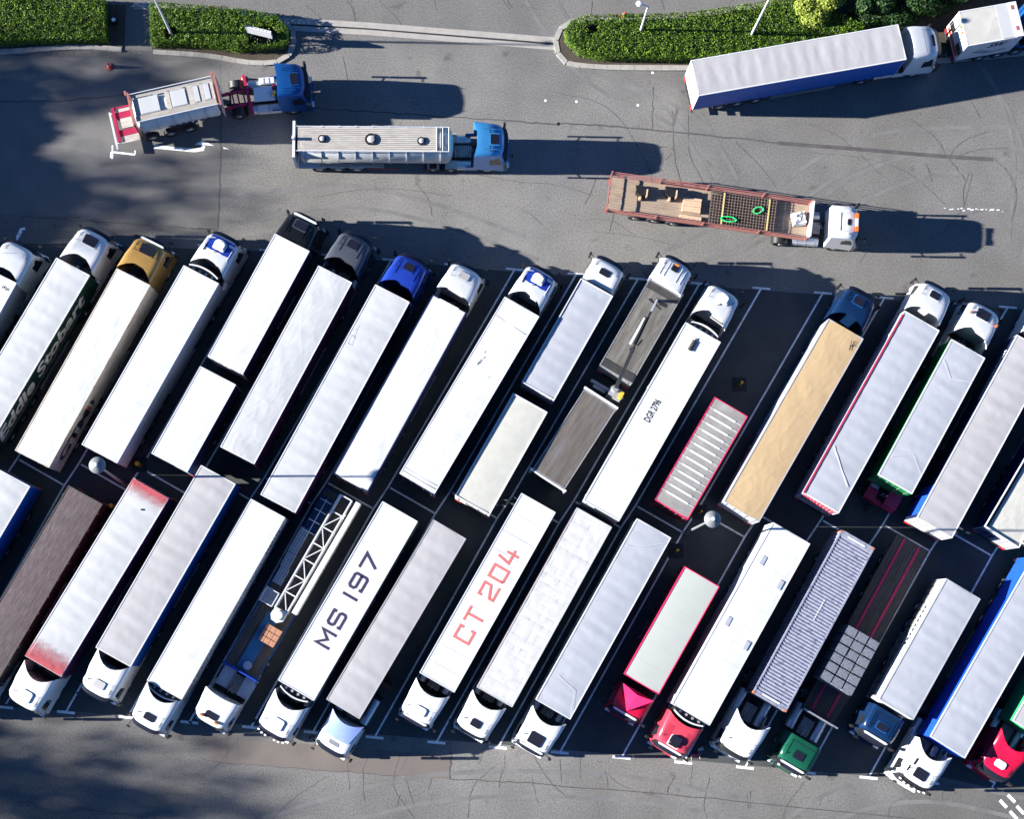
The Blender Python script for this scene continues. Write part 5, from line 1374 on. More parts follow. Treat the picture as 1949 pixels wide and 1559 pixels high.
o = q.build('metal_ring', SILVER); o.location = (c.x, c.y, DZ+.05); tag(o, 'round silver steel wheel lying flat on the blue deck plate behind the headboard', 'ring')

# ------------------------------------------------------------------ lorries on the road
G2 = 'lorries standing on the open road'
r, L = lorry((1717.5,79), (1322.5,148), 'white cab and long grey roofed trailer with blue sides on the road beside the hedge', w=2.52, group=G2,
             body=dict(roof=MROOF, side=BLUEC, left=BLUEC, seed=40, end=WSIDE), cab=C(WHITE, st='high', hatch='dark', hw=.40, hl=.12, hdy=.3, ext=.3, frame=0), cabp=(1782,78), rot=-.03)
q = MB()
for i in range(5): q.box(-1.2+.005, 1.2, -L/2-.016, -L/2-.010, 1.4+i*.52, 1.415+i*.52)
q.build('door_rib', NAVYC, r)
r, L = lorry((1940,35), (1833.5,54), 'cream roofed box body with a red band on its rear at the top right corner', w=2.5, zt=3.9, group=G2, name='rigid_lorry',
             body=dict(roof=mat('cream_cloth', (.36,.355,.33), .7, var=.08, fine=.04, stain=.3, stainc=(.35,.34,.30)), rs='slack', side=WSIDE, left=WSIDE, seed=41, end=WSIDE, rim=RIM, buckles=0, axles=2, ax=[-.4,.8], land=False), cab=C(BLUE2, st='high', hatch='dark', ext=.2), cabp=(2015,22), chassis=True)
q = MB(); q.box(-1.20, 1.20, L/2-1.45, L/2-.5, 3.93, 3.945); q.build('roof_patch', LROOF, r)
q = MB(); q.box(-1.24, 1.24, L/2-.55, L/2+.02, 3.95, 3.99); q.build('roof_cap', RIM, r)
q = MB(); q.box(.5, .8, L/2-.4, L/2-.2, 3.99, 4.0); q.box(-1.0, -.7, L/2-.42, L/2-.2, 3.99, 4.0); q.build('roof_marking', mat('grey_red', (.25,.08,.08), .5), r)
text_part('side_lettering', 'SW', INK, r, (1.258, -.25, 2.75), (0, 1, 0), (0, 0, 1), 1.35, .75, .35, .04)
q = MB(); pts = []
for i in range(14):
    t = math.pi*(1.05+i*.75/13); pts.append((-.1+1.0*math.cos(t)+i*.05, 2.55+.75*math.sin(t)))
for k, dx in enumerate((0, .22, .42)):
    m = MB(); m.path([(a+dx, b+k*.1) for a, b in (pts if k == 0 else pts[:7])], .07 if k else .09, 0)
    q.add([(1.259, v[0], v[1]) for v in m.v], [f for f in m.f])
q.build('side_emblem', INK, r)
q = MB(); q.box(-1.05, 1.05, -L/2-.02, -L/2-.008, 1.35, 1.75); q.build('rear_band', mat('orange_red_band', (.35,.04,.02), .5), r)
for s in (-1, 1):
    q = MB(); q.box(s*.8-.38, s*.8+.38, -L/2-.03, -L/2-.01, 1.9, 2.6); q.build('rear_panel', BLACK, r)
    q = MB(); q.tube((s*.22, -L/2-.10, 3.75), (s*.22, -L/2+.02, 3.75), .10, 10); q.build('rear_lamp', ORANGE, r)

# silver tanker
def tank_profile(hw, zc, hh, n=22):
    return [(hw*math.copysign(abs(math.cos(t))**.8, math.cos(t)), zc+hh*math.copysign(abs(math.sin(t))**.8, math.sin(t))) for t in [2*math.pi*i/n for i in range(n)]]
def tank(root, y0, y1, hw, zc, hh, m_, rings, dome=.45):
    pr = tank_profile(hw, zc, hh); n = len(pr); q = MB()
    sec = [(y0-dome, .35), (y0-dome*.8, .68), (y0-dome*.4, .9), (y0, 1), (y1, 1), (y1+dome*.4, .9), (y1+dome*.8, .68), (y1+dome, .35)]
    vs = [(x*f, y, zc+(z-zc)*f) for y, f in sec for x, z in pr]; fs = [(k*n+(i+1)%n, k*n+i, (k+1)*n+i, (k+1)*n+(i+1)%n) for k in range(len(sec)-1) for i in range(n)]
    fs += [tuple(range(n)), tuple(range((len(sec)-1)*n, len(sec)*n))[::-1]]
    fs = [f[::-1] for f in fs]
    q.add(vs, fs); t = q.build('tank', m_, root, 40)
    q = MB()
    for y in rings:
        pr2 = tank_profile(hw+.05, zc, hh+.05); vs = [(x, yy, z) for yy in (y-.03, y+.03) for x, z in pr2]
        q.add(vs, [((i), (i+1)%n, n+(i+1)%n, n+i) for i in range(n)]+[tuple(range(n))[::-1], tuple(range(n, 2*n))])
    q.build('tank_ring', LROOF, t)
    return t
mid, L, rz = frame_px((860,266), (558,264), 3.5)
r = empty('tanker_lorry', (mid.x, mid.y, 0), rz, 'sky blue cab pulling a long silver tanker with three round hatches', 'lorry', G2)
tank(r, -L/2+.6, L/2-.35, 1.20, 2.42, 1.04, TANK, [-L/2+.7+i*1.13 for i in range(9)])
q = MB()
for i in range(12): q.box(-.80+i*.134, -.80+i*.134+.11, -L/2+.3, L/2-1.0, 3.50, 3.53)
q.build('walkway', WALK, r)
q = MB()
for s in (-1, 1): 
    q.tube((s*.84, -L/2+.2, 3.62), (s*.84, L/2-.2, 3.62), .03, 6)
for y in (L/2-.2, L/2-1.0, L/2-.6): q.tube((-.84, y, 3.62), (.84, y, 3.62), .025, 6)
for i in range(11):
    for s in (-1, 1): q.tube((s*.84, -L/2+.4+i*1.0, 3.3), (s*.84, -L/2+.4+i*1.0, 3.62), .02, 5)
q.build('hand_rail', RIM, r)
for (u, v, rr) in ((613,264,.27),(706,265,.40),(802,268,.28)):
    c = tolocal(r, P(u, v, 3.55)); q = MB(); q.lathe([(rr*.6, .09), (rr*.6, .16), (rr*.2, .2)], (c.x, c.y, 3.5), 18); mh = q.build('manhole', LROOF, r, 30)
    q = MB(); q.lathe([(rr, 0), (rr, .12), (rr*.82, .12), (rr*.82, .02)], (c.x, c.y, 3.5), 18); q.build('manhole_ring', BLACK, mh)
q = MB(); q.box(-1.25, 1.25, -L/2-.05, -L/2+.12, 1.0, 3.5); q.box(-1.25, 1.25, -L/2+.13, -L/2+1.0, .9, 1.0); q.box(-.1, .1, -L/2-.06, -L/2+.1, 3.5, 3.9); q.build('rear_frame', RIM, r)
q = MB(); q.box(.95, 1.2, -L/2+1.6, L/2-4.6, 1.05, 1.16); q.box(-1.2, -.95, -L/2+1.6, L/2-4.6, 1.05, 1.16)
for s in (-1, 1): q.box(s*.45-.06, s*.45+.06, -L/2+.2, L/2-.4, .95, 1.4)
q.build('underframe', WALK, r)
q = MB(); q.box(1.18, 1.24, .2-.6, 1.6, .75, .85); q.box(-1.24, -1.18, -.4, 1.6, .75, .85); q.build('side_guard', PINKRED, r)
for i in range(3):
    for s in (-1, 1):
        wheel(r, s*1.05, -L/2+1.5+1.28*i, .5, .36)
        q = MB(); q.bar((s*1.05, -L/2+1.0+1.28*i, .98), (s*1.05, -L/2+1.95+1.28*i, .98), .38, .04); q.build('mudguard', RIM, r)
cp = P(958, 268, 3.35); c = tolocal(r, (cp.x, cp.y, 0))
make_cab(r, c.x, c.y+.4, 0, C(BLUE3, st='high', hatch='dark', hw=.36, hl=.27, ext=.25, fcol=BLUE3, ribs=(-.7,.7))); tractor_chassis(r, c.y+.4, 0, c.x, ln=6.6)
for s in (-1, 1): 
    wheel(r, c.x+s*.95, c.y+.4-3.9, .5, .6)
    q = MB()
    for dy in (-3.9, -5.1): q.bar((c.x+s*.95, c.y+.4+dy-.4, 1.04), (c.x+s*.95, c.y+.4+dy+.4, 1.04), .6, .04)
    q.build('mudguard', WALK, r)
# crimson framed short tanker
mid, L, rz = frame_px((413,171), (250,208), 3.5)
r = empty('tanker_lorry', (mid.x, mid.y, 0), rz, 'blue cab pulling a short pale tanker with crimson end frames', 'lorry', G2)
tank(r, -L/2+.3, L/2-.3, 1.22, 2.35, 1.05, mat('pale_tank_paint', (.5,.49,.46), .45, var=.12, scale=2, stain=.35, stainc=(.30,.27,.22), stscale=1.5), [-L/2+.3+1.1*i for i in range(6)], .3)
q = MB()
for x0, x1 in ((.55, .95), (-.95, -.70)):
    k = int((x1-x0)/.06)
    for i in range(k): q.box(x0+i*.06, x0+i*.06+.045, -L/2+.15, L/2-.2, 3.45, 3.50)
for y, d in ((-L/2+.2, .3), (-.55, .3), (.95, .35), (1.75, .25), (L/2-.5, .3)): q.box(-.68, .53, y, y+d, 3.44, 3.48)
q.build('walkway', WALK, r)
for y, d in ((-L/2+.55, 1.35), (-.2, 1.05), (1.32, .4), (2.02, .42)):
    q = MB(); q.box(-.64, .50, y, y+d, 3.42, 3.495); q.box(-.60, .46, y+.05, y+d-.05, 3.495, 3.515); q.build('tank_lid', LROOF, r)
q = MB()
for i in range(7):
    y = -.9+i*.42; q.add([(1.10, y, 1.62), (1.10, y+.24, 1.62), (1.235, y+.34, 2.02), (1.235, y+.10, 2.02)], [(0,1,2,3)])
for v_ in q.v: pass
q.v = [(1.245+(0 if z < 1.8 else .015), y, z+.25) for x, y, z in q.v]
q.build('side_marking', NAVY, r)
q = MB(); q.tube((-1.0, -L/2+.1, 3.6), (-1.0, L/2-.1, 3.6), .03, 6); q.tube((.98, -L/2+.1, 3.6), (.98, L/2-.1, 3.6), .03, 6); q.build('hand_rail', RIM, r)
for y in (-L/2-.02, L/2+.02):
    q = MB(); q.box(-1.15, 1.1, y-.07, y+.07, 3.40, 3.64); q.box(-1.15, -1.0, y-.06, y+.06, 1.1, 3.4); q.box(.95, 1.1, y-.06, y+.06, 1.1, 3.4); q.box(-1.3, -1.0, y-.2, y-.05, 3.50, 3.65)
    q.build('end_frame', SALMON, r)
q = MB(); yb = -L/2-.15; q.box(-1.22, -1.1, yb-1.35, yb, 1.2, 1.35); q.box(-1.22, 1.22, yb-1.45, yb-1.25, 1.15, 1.4); q.box(-.85, -.4, yb-1.25, yb, 1.26, 1.32); q.box(.4, .85, yb-1.25, yb, 1.26, 1.32); q.build('rear_platform', PINKRED, r)
q = MB(); q.box(-1.1, -.85, yb-1.2, yb, 1.25, 1.31); q.box(.86, 1.35, yb-1.2, yb, 1.25, 1.31); q.box(-.35, .35, yb-1.0, yb-.2, 1.25, 1.40); q.build('tread_plate', WALK, r)
q = MB(); q.box(-1.2, 1.5, yb-1.75, yb-1.62, .55, .75); q.box(-1.1, -1.0, yb-1.6, yb-.2, .6, .75); q.box(1.0, 1.1, yb-1.6, yb-.2, .6, .75); q.build('rear_bumper', RIM, r)
q = MB()
for s in (-1, 1): q.box(s*.5-.08, s*.5+.08, yb-1.2, L/2+2.1, .9, 1.15)
for y in (L/2+.75, L/2+1.1, L/2+1.5): q.box(-.42, .42, y-.05, y+.05, .95, 1.12)
q.box(-1.5, 1.35, L/2+1.7, L/2+1.9, 1.0, 1.25); q.build('gooseneck_frame', PINKRED, r)
for i in range(3):
    for s in (-1, 1): wheel(r, s*1.02, -L/2+.6+1.3*i, .5, .36)
cp = P(577, 151, 3.3); c = tolocal(r, (cp.x, cp.y, 0)); ra = -R(8.0)
def rt(x, y): return (c.x+x*math.cos(ra)-y*math.sin(ra), c.y+x*math.sin(ra)+y*math.cos(ra))
cab_ = make_cab(r, *rt(0, .4), ra, C(BLUE2, st='high', zr=3.65, hatch='dark', hw=.40, hl=.25, ext=.1, fcol=BLUE2, ribs=(-.78,-.62,.62,.78), seam=0)); tractor_chassis(r, rt(0, .4)[1], ra, rt(0, .4)[0])
bf = kids(r)
q = MB(); q.box(-.52, .50, -3.95, -2.55, 1.22, 1.27); q.build('deck_plate', RIM, r)
q = MB(); q.box(.72, 1.24, -3.75, -3.05, .7, 1.15); q.box(.72, 1.24, -3.0, -2.2, .7, 1.12); q.build('side_locker', LROOF, r)
q = MB(); q.box(-1.2, -.72, -3.55, -2.45, .8, 1.15)
for i in range(3): q.box(-1.16, -.76, -3.45+i*.35, -3.22+i*.35, 1.15, 1.22)
q.build('side_locker', RIM, r)
q = MB(); q.tube((.15, -2.7, 1.2), (.2, -2.45, 2.0), .09, 8); q.build('gas_bottle', YELLOW, r)
q = MB(); q.tube((-.3, -2.62, 1.2), (-.3, -2.5, 2.1), .09, 8); q.build('air_line', PINKRED, r)
shift_new(r, bf, rt(0, .4)[0], rt(0, .4)[1], ra)

# railed flatbed with building materials
mid, L, rz = frame_px((1538,423), (1158,368), 1.4)
r = empty('flatbed_lorry', (mid.x, mid.y, 0), rz, 'small white cab with an orange beacon bar pulling a railed flatbed of building materials', 'lorry', G2)
flatbed(r, L, 2.5, 1.3, PLANKT, SALMON)
q = MB()
for s, zz in ((1, 2.0), (-1, 2.0), (-1, 2.35)):
    q.bar((s*1.24, -L/2, zz), (s*1.24, L/2, zz), .05, .05)
for s in (-1, 1): q.bar((s*1.24, -L/2, 1.65), (s*1.24, L/2, 1.65), .05, .07)
q.bar((-1.22, -L/2, 2.0), (1.22, -L/2, 2.0), .07, .07); q.bar((-1.22, -L/2, 1.65), (1.22, -L/2, 1.65), .05, .05)
for s in (-1, 1):
    for y in (-L/2+.03, -L/2+3.4, -L/2+6.6, L/2-3.3, L/2-.05): q.box(s*1.245-.04, s*1.245+.04, y-.05, y+.05, 1.3, 2.45 if s < 0 else 2.05)
q.build('side_rail', SALMON, r)
q = MB(); q.box(-1.24, 1.24, L/2+.0, L/2+.10, 1.2, 2.5); q.build('headboard', RIM, r)
cp = P(1634, 425, 3.0); c = tolocal(r, (cp.x, cp.y, 0)); ra = R(3.5)
cb_ = make_cab(r, c.x, c.y+.35, ra, C(WHITE, st='low', zr=3.1, hatch='dark', hw=.22, hl=.13, hdy=.15, frame=0, L=2.15, visor=0, seam=0, ribs=()))
q = MB(); 
for a, b in (((-.62,-1.6),(.62,-1.6)), ((-.62,-1.6),(-.62,-.7)), ((.62,-1.6),(.62,-.7))): q.bar((*a, 3.105), (*b, 3.105), .04, .04)
q.build('roof_ridge', GROOF, cb_)
for s_ in (-1, 1):
    q = MB(); q.box(s_*.45-.17, s_*.45+.17, -.62, -.42, 3.1, 3.24); q.build('beacon', ORANGE, cb_)
q = MB(); q.box(-.27, .27, -.60, -.44, 3.1, 3.22); q.build('beacon_bar', RIM, cb_)
tractor_chassis(r, c.y+.35, ra, c.x)
rzf = rz
def onbed(name, u, v, z, label, cat, rzadd=0, base=1.312):
    p = P(u, v, z); return empty(name, (p.x, p.y, base), rzf+rzadd, label, cat)
o = onbed('rebar_mesh', 1413, 403, 1.6, 'dark stack of square reinforcing mesh sheets in the middle of the railed flatbed', 'mesh stack')
q = MB()
for k in range(4):
    z = .06+k*.09
    for i in range(23): x_ = -2.2+i*.2; q.bar((-1.08, x_, z), (1.08, x_, z), .022, .022)
    for i in range(12): q.bar((-1.1+i*.2, -2.25, z+.022), (-1.1+i*.2, 2.25, z+.022), .022, .022)
q.build('mesh_bars', RUST, o)
q = MB()
for i in range(23): x_ = -2.2+i*.2; q.bar((-1.08, x_, .40), (1.08, x_, .40), .03, .02)
for i in range(12): q.bar((-1.1+i*.2, -2.25, .42), (-1.1+i*.2, 2.25, .42), .03, .02)
q.build('top_mesh_sheet', mat('mesh_wire', (.16,.12,.105), .6, var=.3, scale=6), o)
q = MB(); q.box(-1.05, 1.05, -2.2, 2.2, .0, .035); q.build('base_board', DARK, o)
for (u, v, t) in ((1370, 0, -1.35), (1466, 0, 1.75)):
    p = Matrix.Rotation(rzf, 3, 'Z') @ Vector((0, t, 0)); q = MB(); q.box(-1.1, 1.1, -.045, .045, .40, .44); q.box(-1.1, -1.04, -.045, .045, 0, .4); q.box(1.04, 1.1, -.045, .045, 0, .4)
    s_ = q.build('timber_batten', mat('yellow_timber', (.45,.38,.16), .7, var=.15)); s_.location = (o.location.x+p.x, o.location.y+p.y, 1.33); s_.rotation_euler = (0, 0, rzf)
    tag(s_, 'yellow strap bar across the %s end of the mesh stack' % ('cab' if t > 0 else 'rear'), 'strap')
for (u, v, a, b, ro, lb) in ((1387,417,.18,.5,0,'bright green sling loop on the rear half of the mesh stack'), (1443,400,.22,.34,.5,'bright green sling loop on the cab half of the mesh stack')):
    p = P(u, v, 1.8); q = MB(); pts = []
    for i in range(14):
        t = 2*math.pi*i/14; pts.append((a*math.cos(t)*random.uniform(.85, 1.15), b*math.sin(t)*random.uniform(.9, 1.1)))
    for i in range(14): q.tube((*pts[i], .02*(i % 2)), (*pts[(i+1) % 14], .02*((i+1) % 2)), .04, 5)
    o = q.build('sling', NEON); o.location = (p.x, p.y, 1.80); o.rotation_euler = (0, 0, rzf+ro); tag(o, lb, 'sling')
for k, (u, v, n, lb) in enumerate(((1317,390,5,'stack of raw planks on the railed flatbed, behind the mesh'), (1314,415,2,'pair of pale planks beside the lower rail of the flatbed'))):
    o = onbed('plank_stack', u, v, 1.6, lb, 'timber'); 
    for i in range(n):
        q = MB(); x_ = (i-(n-1)/2)*.2; q.box(x_-.09, x_+.09, -.62 if k == 0 else -.7, .62 if k == 0 else .75, 0, .30-.05*(i % 2) if k == 0 else .2); q.build('plank', WOODS, o)
for u, v, lb in ((1221,366,'black bundle strapped to the far rail near the rear of the flatbed'), (1277,368,'black bundle strapped to the far rail ahead of the rear one')):
    o = onbed('tool_bundle', u, v, 1.7, lb, 'bundle')
    q = MB(); q.prism([(-.3,-.35),(.1,-.4),(.28,-.1),(.2,.35),(-.25,.3)], 0, .6); q.box(-.5, -.3, -.4, .2, 0, .3); q.build('wrapped_body', BLACK, o)
    q = MB(); q.box(.08, .5, -.12, .02, 0, .35); q.box(-.2, .3, .32, .40, 0, .7); q.build('timber_block', WOODS, o)
o = onbed('white_bag', 1522, 414, 1.8, 'crumpled white bulk bag on the flatbed behind the small white cab', 'bag', .3)
rows = []
for i in range(13):
    rr = []
    for j in range(13):
        x_ = -1+i/6; y_ = -1+j/6; m = max(abs(x_), abs(y_)); f = .46*(1+.12*noise.noise(Vector((x_*2, y_*2, 4))))
        zz = (.62-.12*m**2)*(1 if m < .9 else 0)+.16*noise.noise(Vector((x_*2.2, y_*2.2, 0)))*(m < .9)+.08*abs(noise.noise(Vector((x_*5, y_*5, 2))))
        rr.append((x_*f*(1 if m < .9 else 1.0), y_*f, max(0, zz)))
    rows.append(rr)
q = MB(); q.grid(rows, 0, flip=True); q.build('bag_cloth', BAG, o, 50)
q = MB(); q.tube((-.25, 0, .66), (.25, .05, .70), .03, 5); q.build('bag_loop', BLACK, o)

# ------------------------------------------------------------------ street furniture
def solve_h(base, head):
    b = P(*base); best = None
    for i in range(20, 140):
        z = i*.1; d = (P(*head, z)-Vector((b.x, b.y, z))).length
        if best is None or d < best[0]: best = (d, z)
    return best[1]
def disc_lamp(base, head, label):
    b = P(*base); h = solve_h(base, head); t = P(*head, h); o = empty('street_lamp', (b.x, b.y, 0), 0, label, 'street lamp', 'street lamps in the parking rows')
    q = MB(); q.tube((0, 0, 0), (t.x-b.x, t.y-b.y, h-.25), .10, 12, 0, .06); q.tube((0, 0, 0), (0, 0, .9), .14, 12); q.build('pole', LAMPG, o, 40)
    q = MB(); q.lathe([(.06, -.25), (.40, -.16), (.49, -.08), (.51, -.02), (.45, .06), (.26, .16), (.13, .22), (.12, .30), (.05, .33)], (t.x-b.x, t.y-b.y, h), 28); s = q.build('lamp_head', LAMPG, o, 30)
    q = MB(); q.lathe([(.10, 0), (.11, .06), (.04, .10)], (t.x-b.x, t.y-b.y, h+.31), 12); q.build('finial', CLEAR, s)
disc_lamp((240.5,924), (185,885.6), 'round headed street lamp among the lorries at the left')
disc_lamp((1304.7,1015), (1356.6,988.6), 'round headed street lamp beside the tail of the solitary red trailer')
def arm_lamp(base, h, label, head=True):
    b = P(*base); o = empty('street_lamp', (b.x, b.y, 0), 0, label, 'street lamp', 'street lamps standing in the hedges')
    q = MB(); q.tube((0, 0, 0), (0, 0, h), .09, 10, 0, .055); q.tube((0, 0, h), (-.45, .1, h+.12), .04, 8); q.build('pole', RIM, o, 40)
    q = MB(); q.lathe([(.05, -.10), (.20, -.02), (.22, .03), (.15, .09), (.04, .11)], (-.6, .12, h+.12), 16); q.build('lamp_head', RIM, o, 30)
arm_lamp((1216,68), 5.2, 'slim white street lamp in the long hedge, with its head in view')
arm_lamp((1425,76), 8.5, 'slim white street lamp rising out of the top edge behind the long lorry')
arm_lamp((330,72), 8.5, 'slim white street lamp in the rounded hedge at the top left')
# sign board
a, b = P(467, 50, 2.3), P(516, 62, 2.3); c = (a+b)/2; d = b-a; o = empty('sign_board', (c.x, c.y, 0), math.atan2(d.y, d.x), 'white sign board on two posts in front of the rounded hedge end', 'sign')
q = MB()
for s in (-1, 1): q.tube((s*d.length*.34, 0, 0), (s*d.length*.34, 0, 2.4), .04, 8)
q.build('post', SILVER, o)
q = MB(); q.box(-d.length/2, d.length/2, -.07, .07, 1.4, 2.45); sb = q.build('board', RIM, o)
q = MB(); q.box(-d.length/2+.05, -d.length/2+.2, -.04, .04, 2.451, 2.46)
for i in range(5): q.box(-.45+i*.25, -.35+i*.25, -.02, .02, 2.451, 2.458)
q.build('board_marks', INK, sb)
# small black post by the path
c = P(219, 42); o = empty('path_light', (c.x, c.y, 0), 0, 'small black post with a white cap beside the footpath', 'post light')
q = MB(); q.box(-.22, .22, -.22, .22, 0, .5); q.build('housing', BLACK, o); q = MB(); q.lathe([(.06, 0), (.13, 0), (.13, .04), (.06, .04)], (0, 0, .5), 16); q.build('cap', CLEAR, o)
def cone(u, v, label, tilt=0):
    p = P(u, v); o = empty('traffic_cone', (p.x, p.y, 0), random.random(), label, 'traffic cone', 'traffic cones')
    q = MB(); q.prism([(-.22,-.18),(-.18,-.22),(.18,-.22),(.22,-.18),(.22,.18),(.18,.22),(-.18,.22),(-.22,.18)], 0, .05); q.build('base', mat('dark_red_rubber', (.25,.03,.02), .7), o)
    q = MB(); q.lathe([(.17, .05), (.115, .32)], (0, 0, 0), 16); q.lathe([(.085, .50), (.03, .78)], (0, 0, 0), 16); q.build('cone', CONE, o, 40)
    q = MB(); q.lathe([(.117, .32), (.084, .50)], (0, 0, 0), 16); q.build('reflective_band', RIM, o, 40)
cone(407, 19, 'traffic cone on the road above the rounded hedge'); cone(209, 127, 'traffic cone on the tarmac at the left, below the footpath')
cone(464, 152, 'orange traffic cone beside the crimson framed tanker'); cone(1187, 31, 'traffic cone at the top of the long hedge, near the slim lamp')
def bollard(u, v, label, rb=.16):
    p = P(u, v); o = empty('bollard', (p.x, p.y, 0), 0, label, 'bollard', 'yellow topped bollards between the rows')
    q = MB(); q.box(-.5, .5, -.5, .5, 0, .012) ; q.build('base_plate', BLACK, o)
    q = MB(); q.tube((0, 0, .01), (0, 0, 1.0), rb, 14); q.lathe([(rb*.95, 0), (rb*.7, .06), (rb*.3, .08)], (0, 0, 1.0), 14); q.build('post', YELLOW, o, 40)
    q = MB(); q.tube((0, 0, .45), (0, 0, .6), rb+.006, 14); q.build('reflective_band', BLACK, o, 40)
bollard(266, 885, 'yellow topped bollard between the tail of the white trailer and the lamp at the left'); bollard(217, 965, 'yellow topped bollard against the red stained trailer, left')
bollard(1407, 732, 'yellow topped bollard in the empty bay above the solitary red trailer', .10); bollard(1331, 975, 'yellow bollard just left of the right lamp head', .08); bollard(1286, 1049, 'yellow bollard at the head of the short red lorry bay', .10)
# rear mounted forklift
p = P(1678, 948, 1.2); rzt = TRUCK16.rotation_euler.z; o = empty('forklift', (p.x, p.y, 0), rzt, 'crimson forklift hung on the tail of the green sided trailer', 'forklift')
q = MB(); q.box(-1.1, -.35, -.45, .35, .45, 1.15); q.box(.25, 1.15, -.35, .75, .45, 1.45); q.box(-.4, .4, -.5, -.2, .6, 1.0); q.prism([(.2,-.5),(1.1,-.55),(1.1,-.35),(.25,-.35)], .8, 1.3); q.build('body', PINKRED, o)
q = MB(); q.box(-1.05, -.45, .36, .60, .5, 1.2); q.tube((-.1, .2, .7), (-.1, .2, 1.7), .05, 6); q.tube((.15, .2, .7), (.15, .2, 1.7), .05, 6); q.build('mast', STEEL, o)
for x_ in (-1.25, 1.3): wheel(o, x_, 0, .38, .25)
wheel(o, -.3, -.85, .3, .22)

# ------------------------------------------------------------------ person by the coral red cab
b = P(1318, 1434)
o = empty('person', (b.x, b.y, 0), R(200), 'person in red top and dark blue jacket standing beside the coral red cab', 'person')
SKIN = mat('skin', (.45, .26, .18), .6, var=.05); JEAN = mat('blue_denim', (.02, .06, .25), .8, var=.2, scale=8); TOP = mat('red_top', (.55, .03, .08), .8, var=.1, scale=6)
JACK = mat('dark_blue_cloth', (.015, .03, .14), .8, var=.15, scale=6); HAIR = mat('reddish_hair', (.30, .03, .05), .8, var=.2, scale=20)
V = [(0,0,.95),(0,.0,1.15),(0,.0,1.38),(0,.01,1.50),(0,.03,1.60),(0,.03,1.70),
     (.10,0,.90),(.11,.03,.48),(.12,0,.08),(.12,.14,.04),(-.10,0,.90),(-.12,.08,.48),(-.12,.0,.08),(-.12,.14,.04),
     (.19,0,1.42),(.27,.02,1.14),(.30,.18,.98),(.31,.26,.95),(-.19,0,1.42),(-.29,.03,1.16),(-.24,.24,1.06),(-.22,.32,1.06)]
E = [(0,1),(1,2),(2,3),(3,4),(4,5),(0,6),(6,7),(7,8),(8,9),(0,10),(10,11),(11,12),(12,13),(2,14),(14,15),(15,16),(16,17),(2,18),(18,19),(19,20),(20,21)]
Rd = [(.15,.11),(.13,.10),(.17,.11),.055,.085,.08,.09,.06,.045,.035,.09,.06,.045,.035,.06,.045,.032,.028,.06,.045,.032,.028]
def mkskin(name, verts, edges, radii, m, parent):
    import bmesh
    bm = bmesh.new(); lay = bm.verts.layers.skin.verify(); vs = [bm.verts.new(v) for v in verts]
    for a_, b_ in edges: bm.edges.new((vs[a_], vs[b_]))
    for v, rr in zip(vs, radii): v[lay].radius = rr if isinstance(rr, tuple) else (rr, rr)
    vs[0][lay].use_root = True
    me = bpy.data.meshes.new(name); bm.to_mesh(me); bm.free()
    ob = bpy.data.objects.new(name, me); COL.objects.link(ob)
    ob.modifiers.new('skin', 'SKIN').use_smooth_shade = True
    s = ob.modifiers.new('sub', 'SUBSURF'); s.levels = 2; s.render_levels = 2
    dg = bpy.context.evaluated_depsgraph_get(); m2 = bpy.data.meshes.new_from_object(ob.evaluated_get(dg))
    COL.objects.unlink(ob); bpy.data.objects.remove(ob)
    m2.materials.clear(); m2.materials.append(m); o2 = bpy.data.objects.new(name, m2); COL.objects.link(o2); o2.parent = parent; return o2
n0 = len(V)
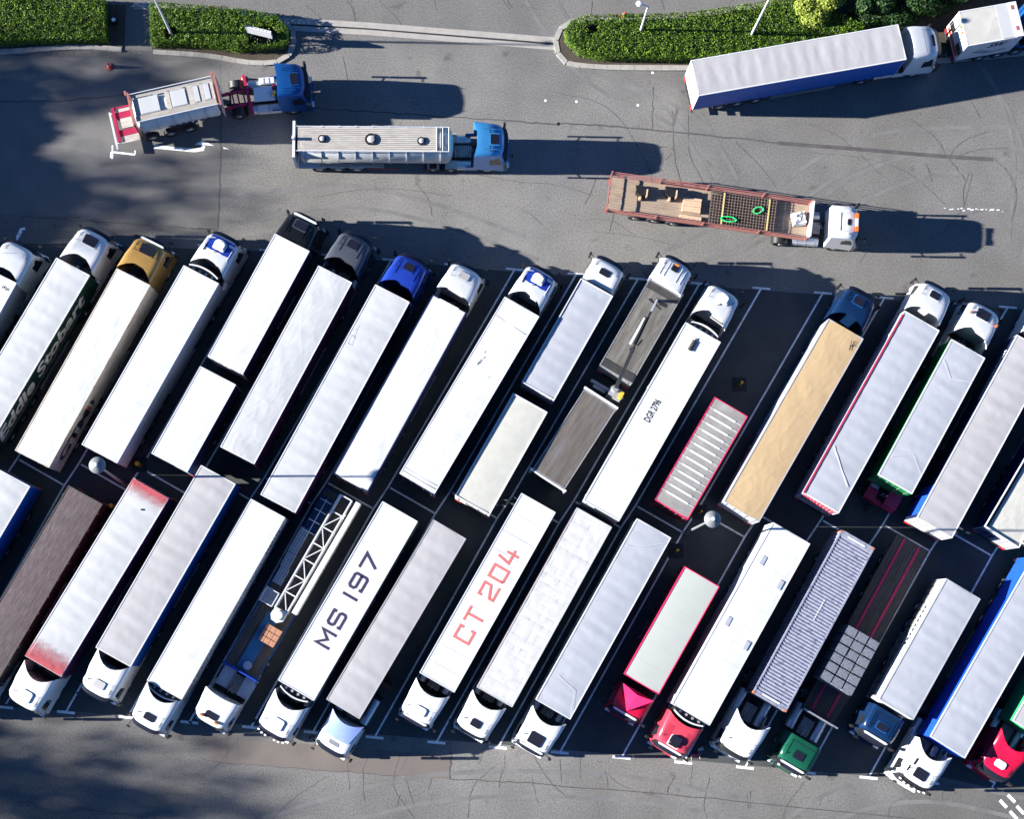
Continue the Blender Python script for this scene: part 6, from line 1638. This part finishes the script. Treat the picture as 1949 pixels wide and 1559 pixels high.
for s, i0, base in ((1, 17, Vector((.31,.26,.95))), (-1, 21, Vector((-.22,.32,1.06)))):       # fingers
    for k, (dx, ln) in enumerate(((-.030,.06),(-.010,.075),(.010,.075),(.030,.06))):
        V.append(tuple(base+Vector((dx, .05, -.01)))); V.append(tuple(base+Vector((dx*1.2, .05+ln, -.035)))); E += [(i0, len(V)-2), (len(V)-2, len(V)-1)]; Rd += [.009, .008]
    V.append(tuple(base+Vector((-s*.045, .02, 0)))); E.append((i0, len(V)-1)); Rd.append(.011)
mkskin('body', V, E, Rd, SKIN, o)
mkskin('trousers', [(0,0,.96),(.10,0,.88),(.11,.03,.48),(.12,0,.11),(-.10,0,.88),(-.12,.08,.48),(-.12,0,.11)], [(0,1),(1,2),(2,3),(0,4),(4,5),(5,6)], [(.165,.13),.105,.078,.065,.105,.078,.065], JEAN, o)
mkskin('red_top', [(0,0,1.0),(0,0,1.18),(0,0,1.40),(.19,0,1.43),(.25,.02,1.22),(-.19,0,1.43),(-.25,.02,1.22)], [(0,1),(1,2),(2,3),(3,4),(2,5),(5,6)], [(.165,.125),(.15,.12),(.185,.13),.078,.065,.078,.065], TOP, o)
mkskin('jacket', [(-.05,-.04,.95),(-.05,-.05,1.2),(-.05,-.05,1.41),(-.20,-.01,1.44),(-.29,.03,1.16),(-.25,.22,1.08)], [(0,1),(1,2),(2,3),(3,4),(4,5)], [(.17,.12),(.16,.12),(.18,.12),.085,.065,.05], JACK, o)
q = MB(); q.lathe([(.09,-.10),(.115,-.02),(.12,.04),(.10,.09),(.05,.125),(.01,.13)], (0, -.005, 1.70), 16); q.build('hair', HAIR, o, 60)
q = MB()
for s in (-1, 1): q.box(s*.035-.012, s*.035+.012, .108, .118, 1.665, 1.68)
q.build('eyes', BLACK, o)
# light bag beside the person
p = P(1333, 1426); o = empty('carrier_bag', (p.x, p.y, 0), .4, 'small pale carrier bag on the ground beside the person', 'bag')
q = MB(); q.prism([(-.16,-.08),(.16,-.10),(.18,.08),(-.14,.10)], 0, .28); q.build('bag_body', BAG, o)
q = MB(); q.tube((-.1,0,.28), (-.05,0,.42), .012, 5); q.tube((-.05,0,.42), (.08,0,.42), .012, 5); q.tube((.08,0,.42), (.1,0,.28), .012, 5); q.build('handle', RIM, o)

for ob in COL.objects:
    if ob.type == 'EMPTY' and ob.parent is None: clean(ob)
    if ob.type == 'EMPTY' and ob.name.startswith('tractor_chassis'): pass
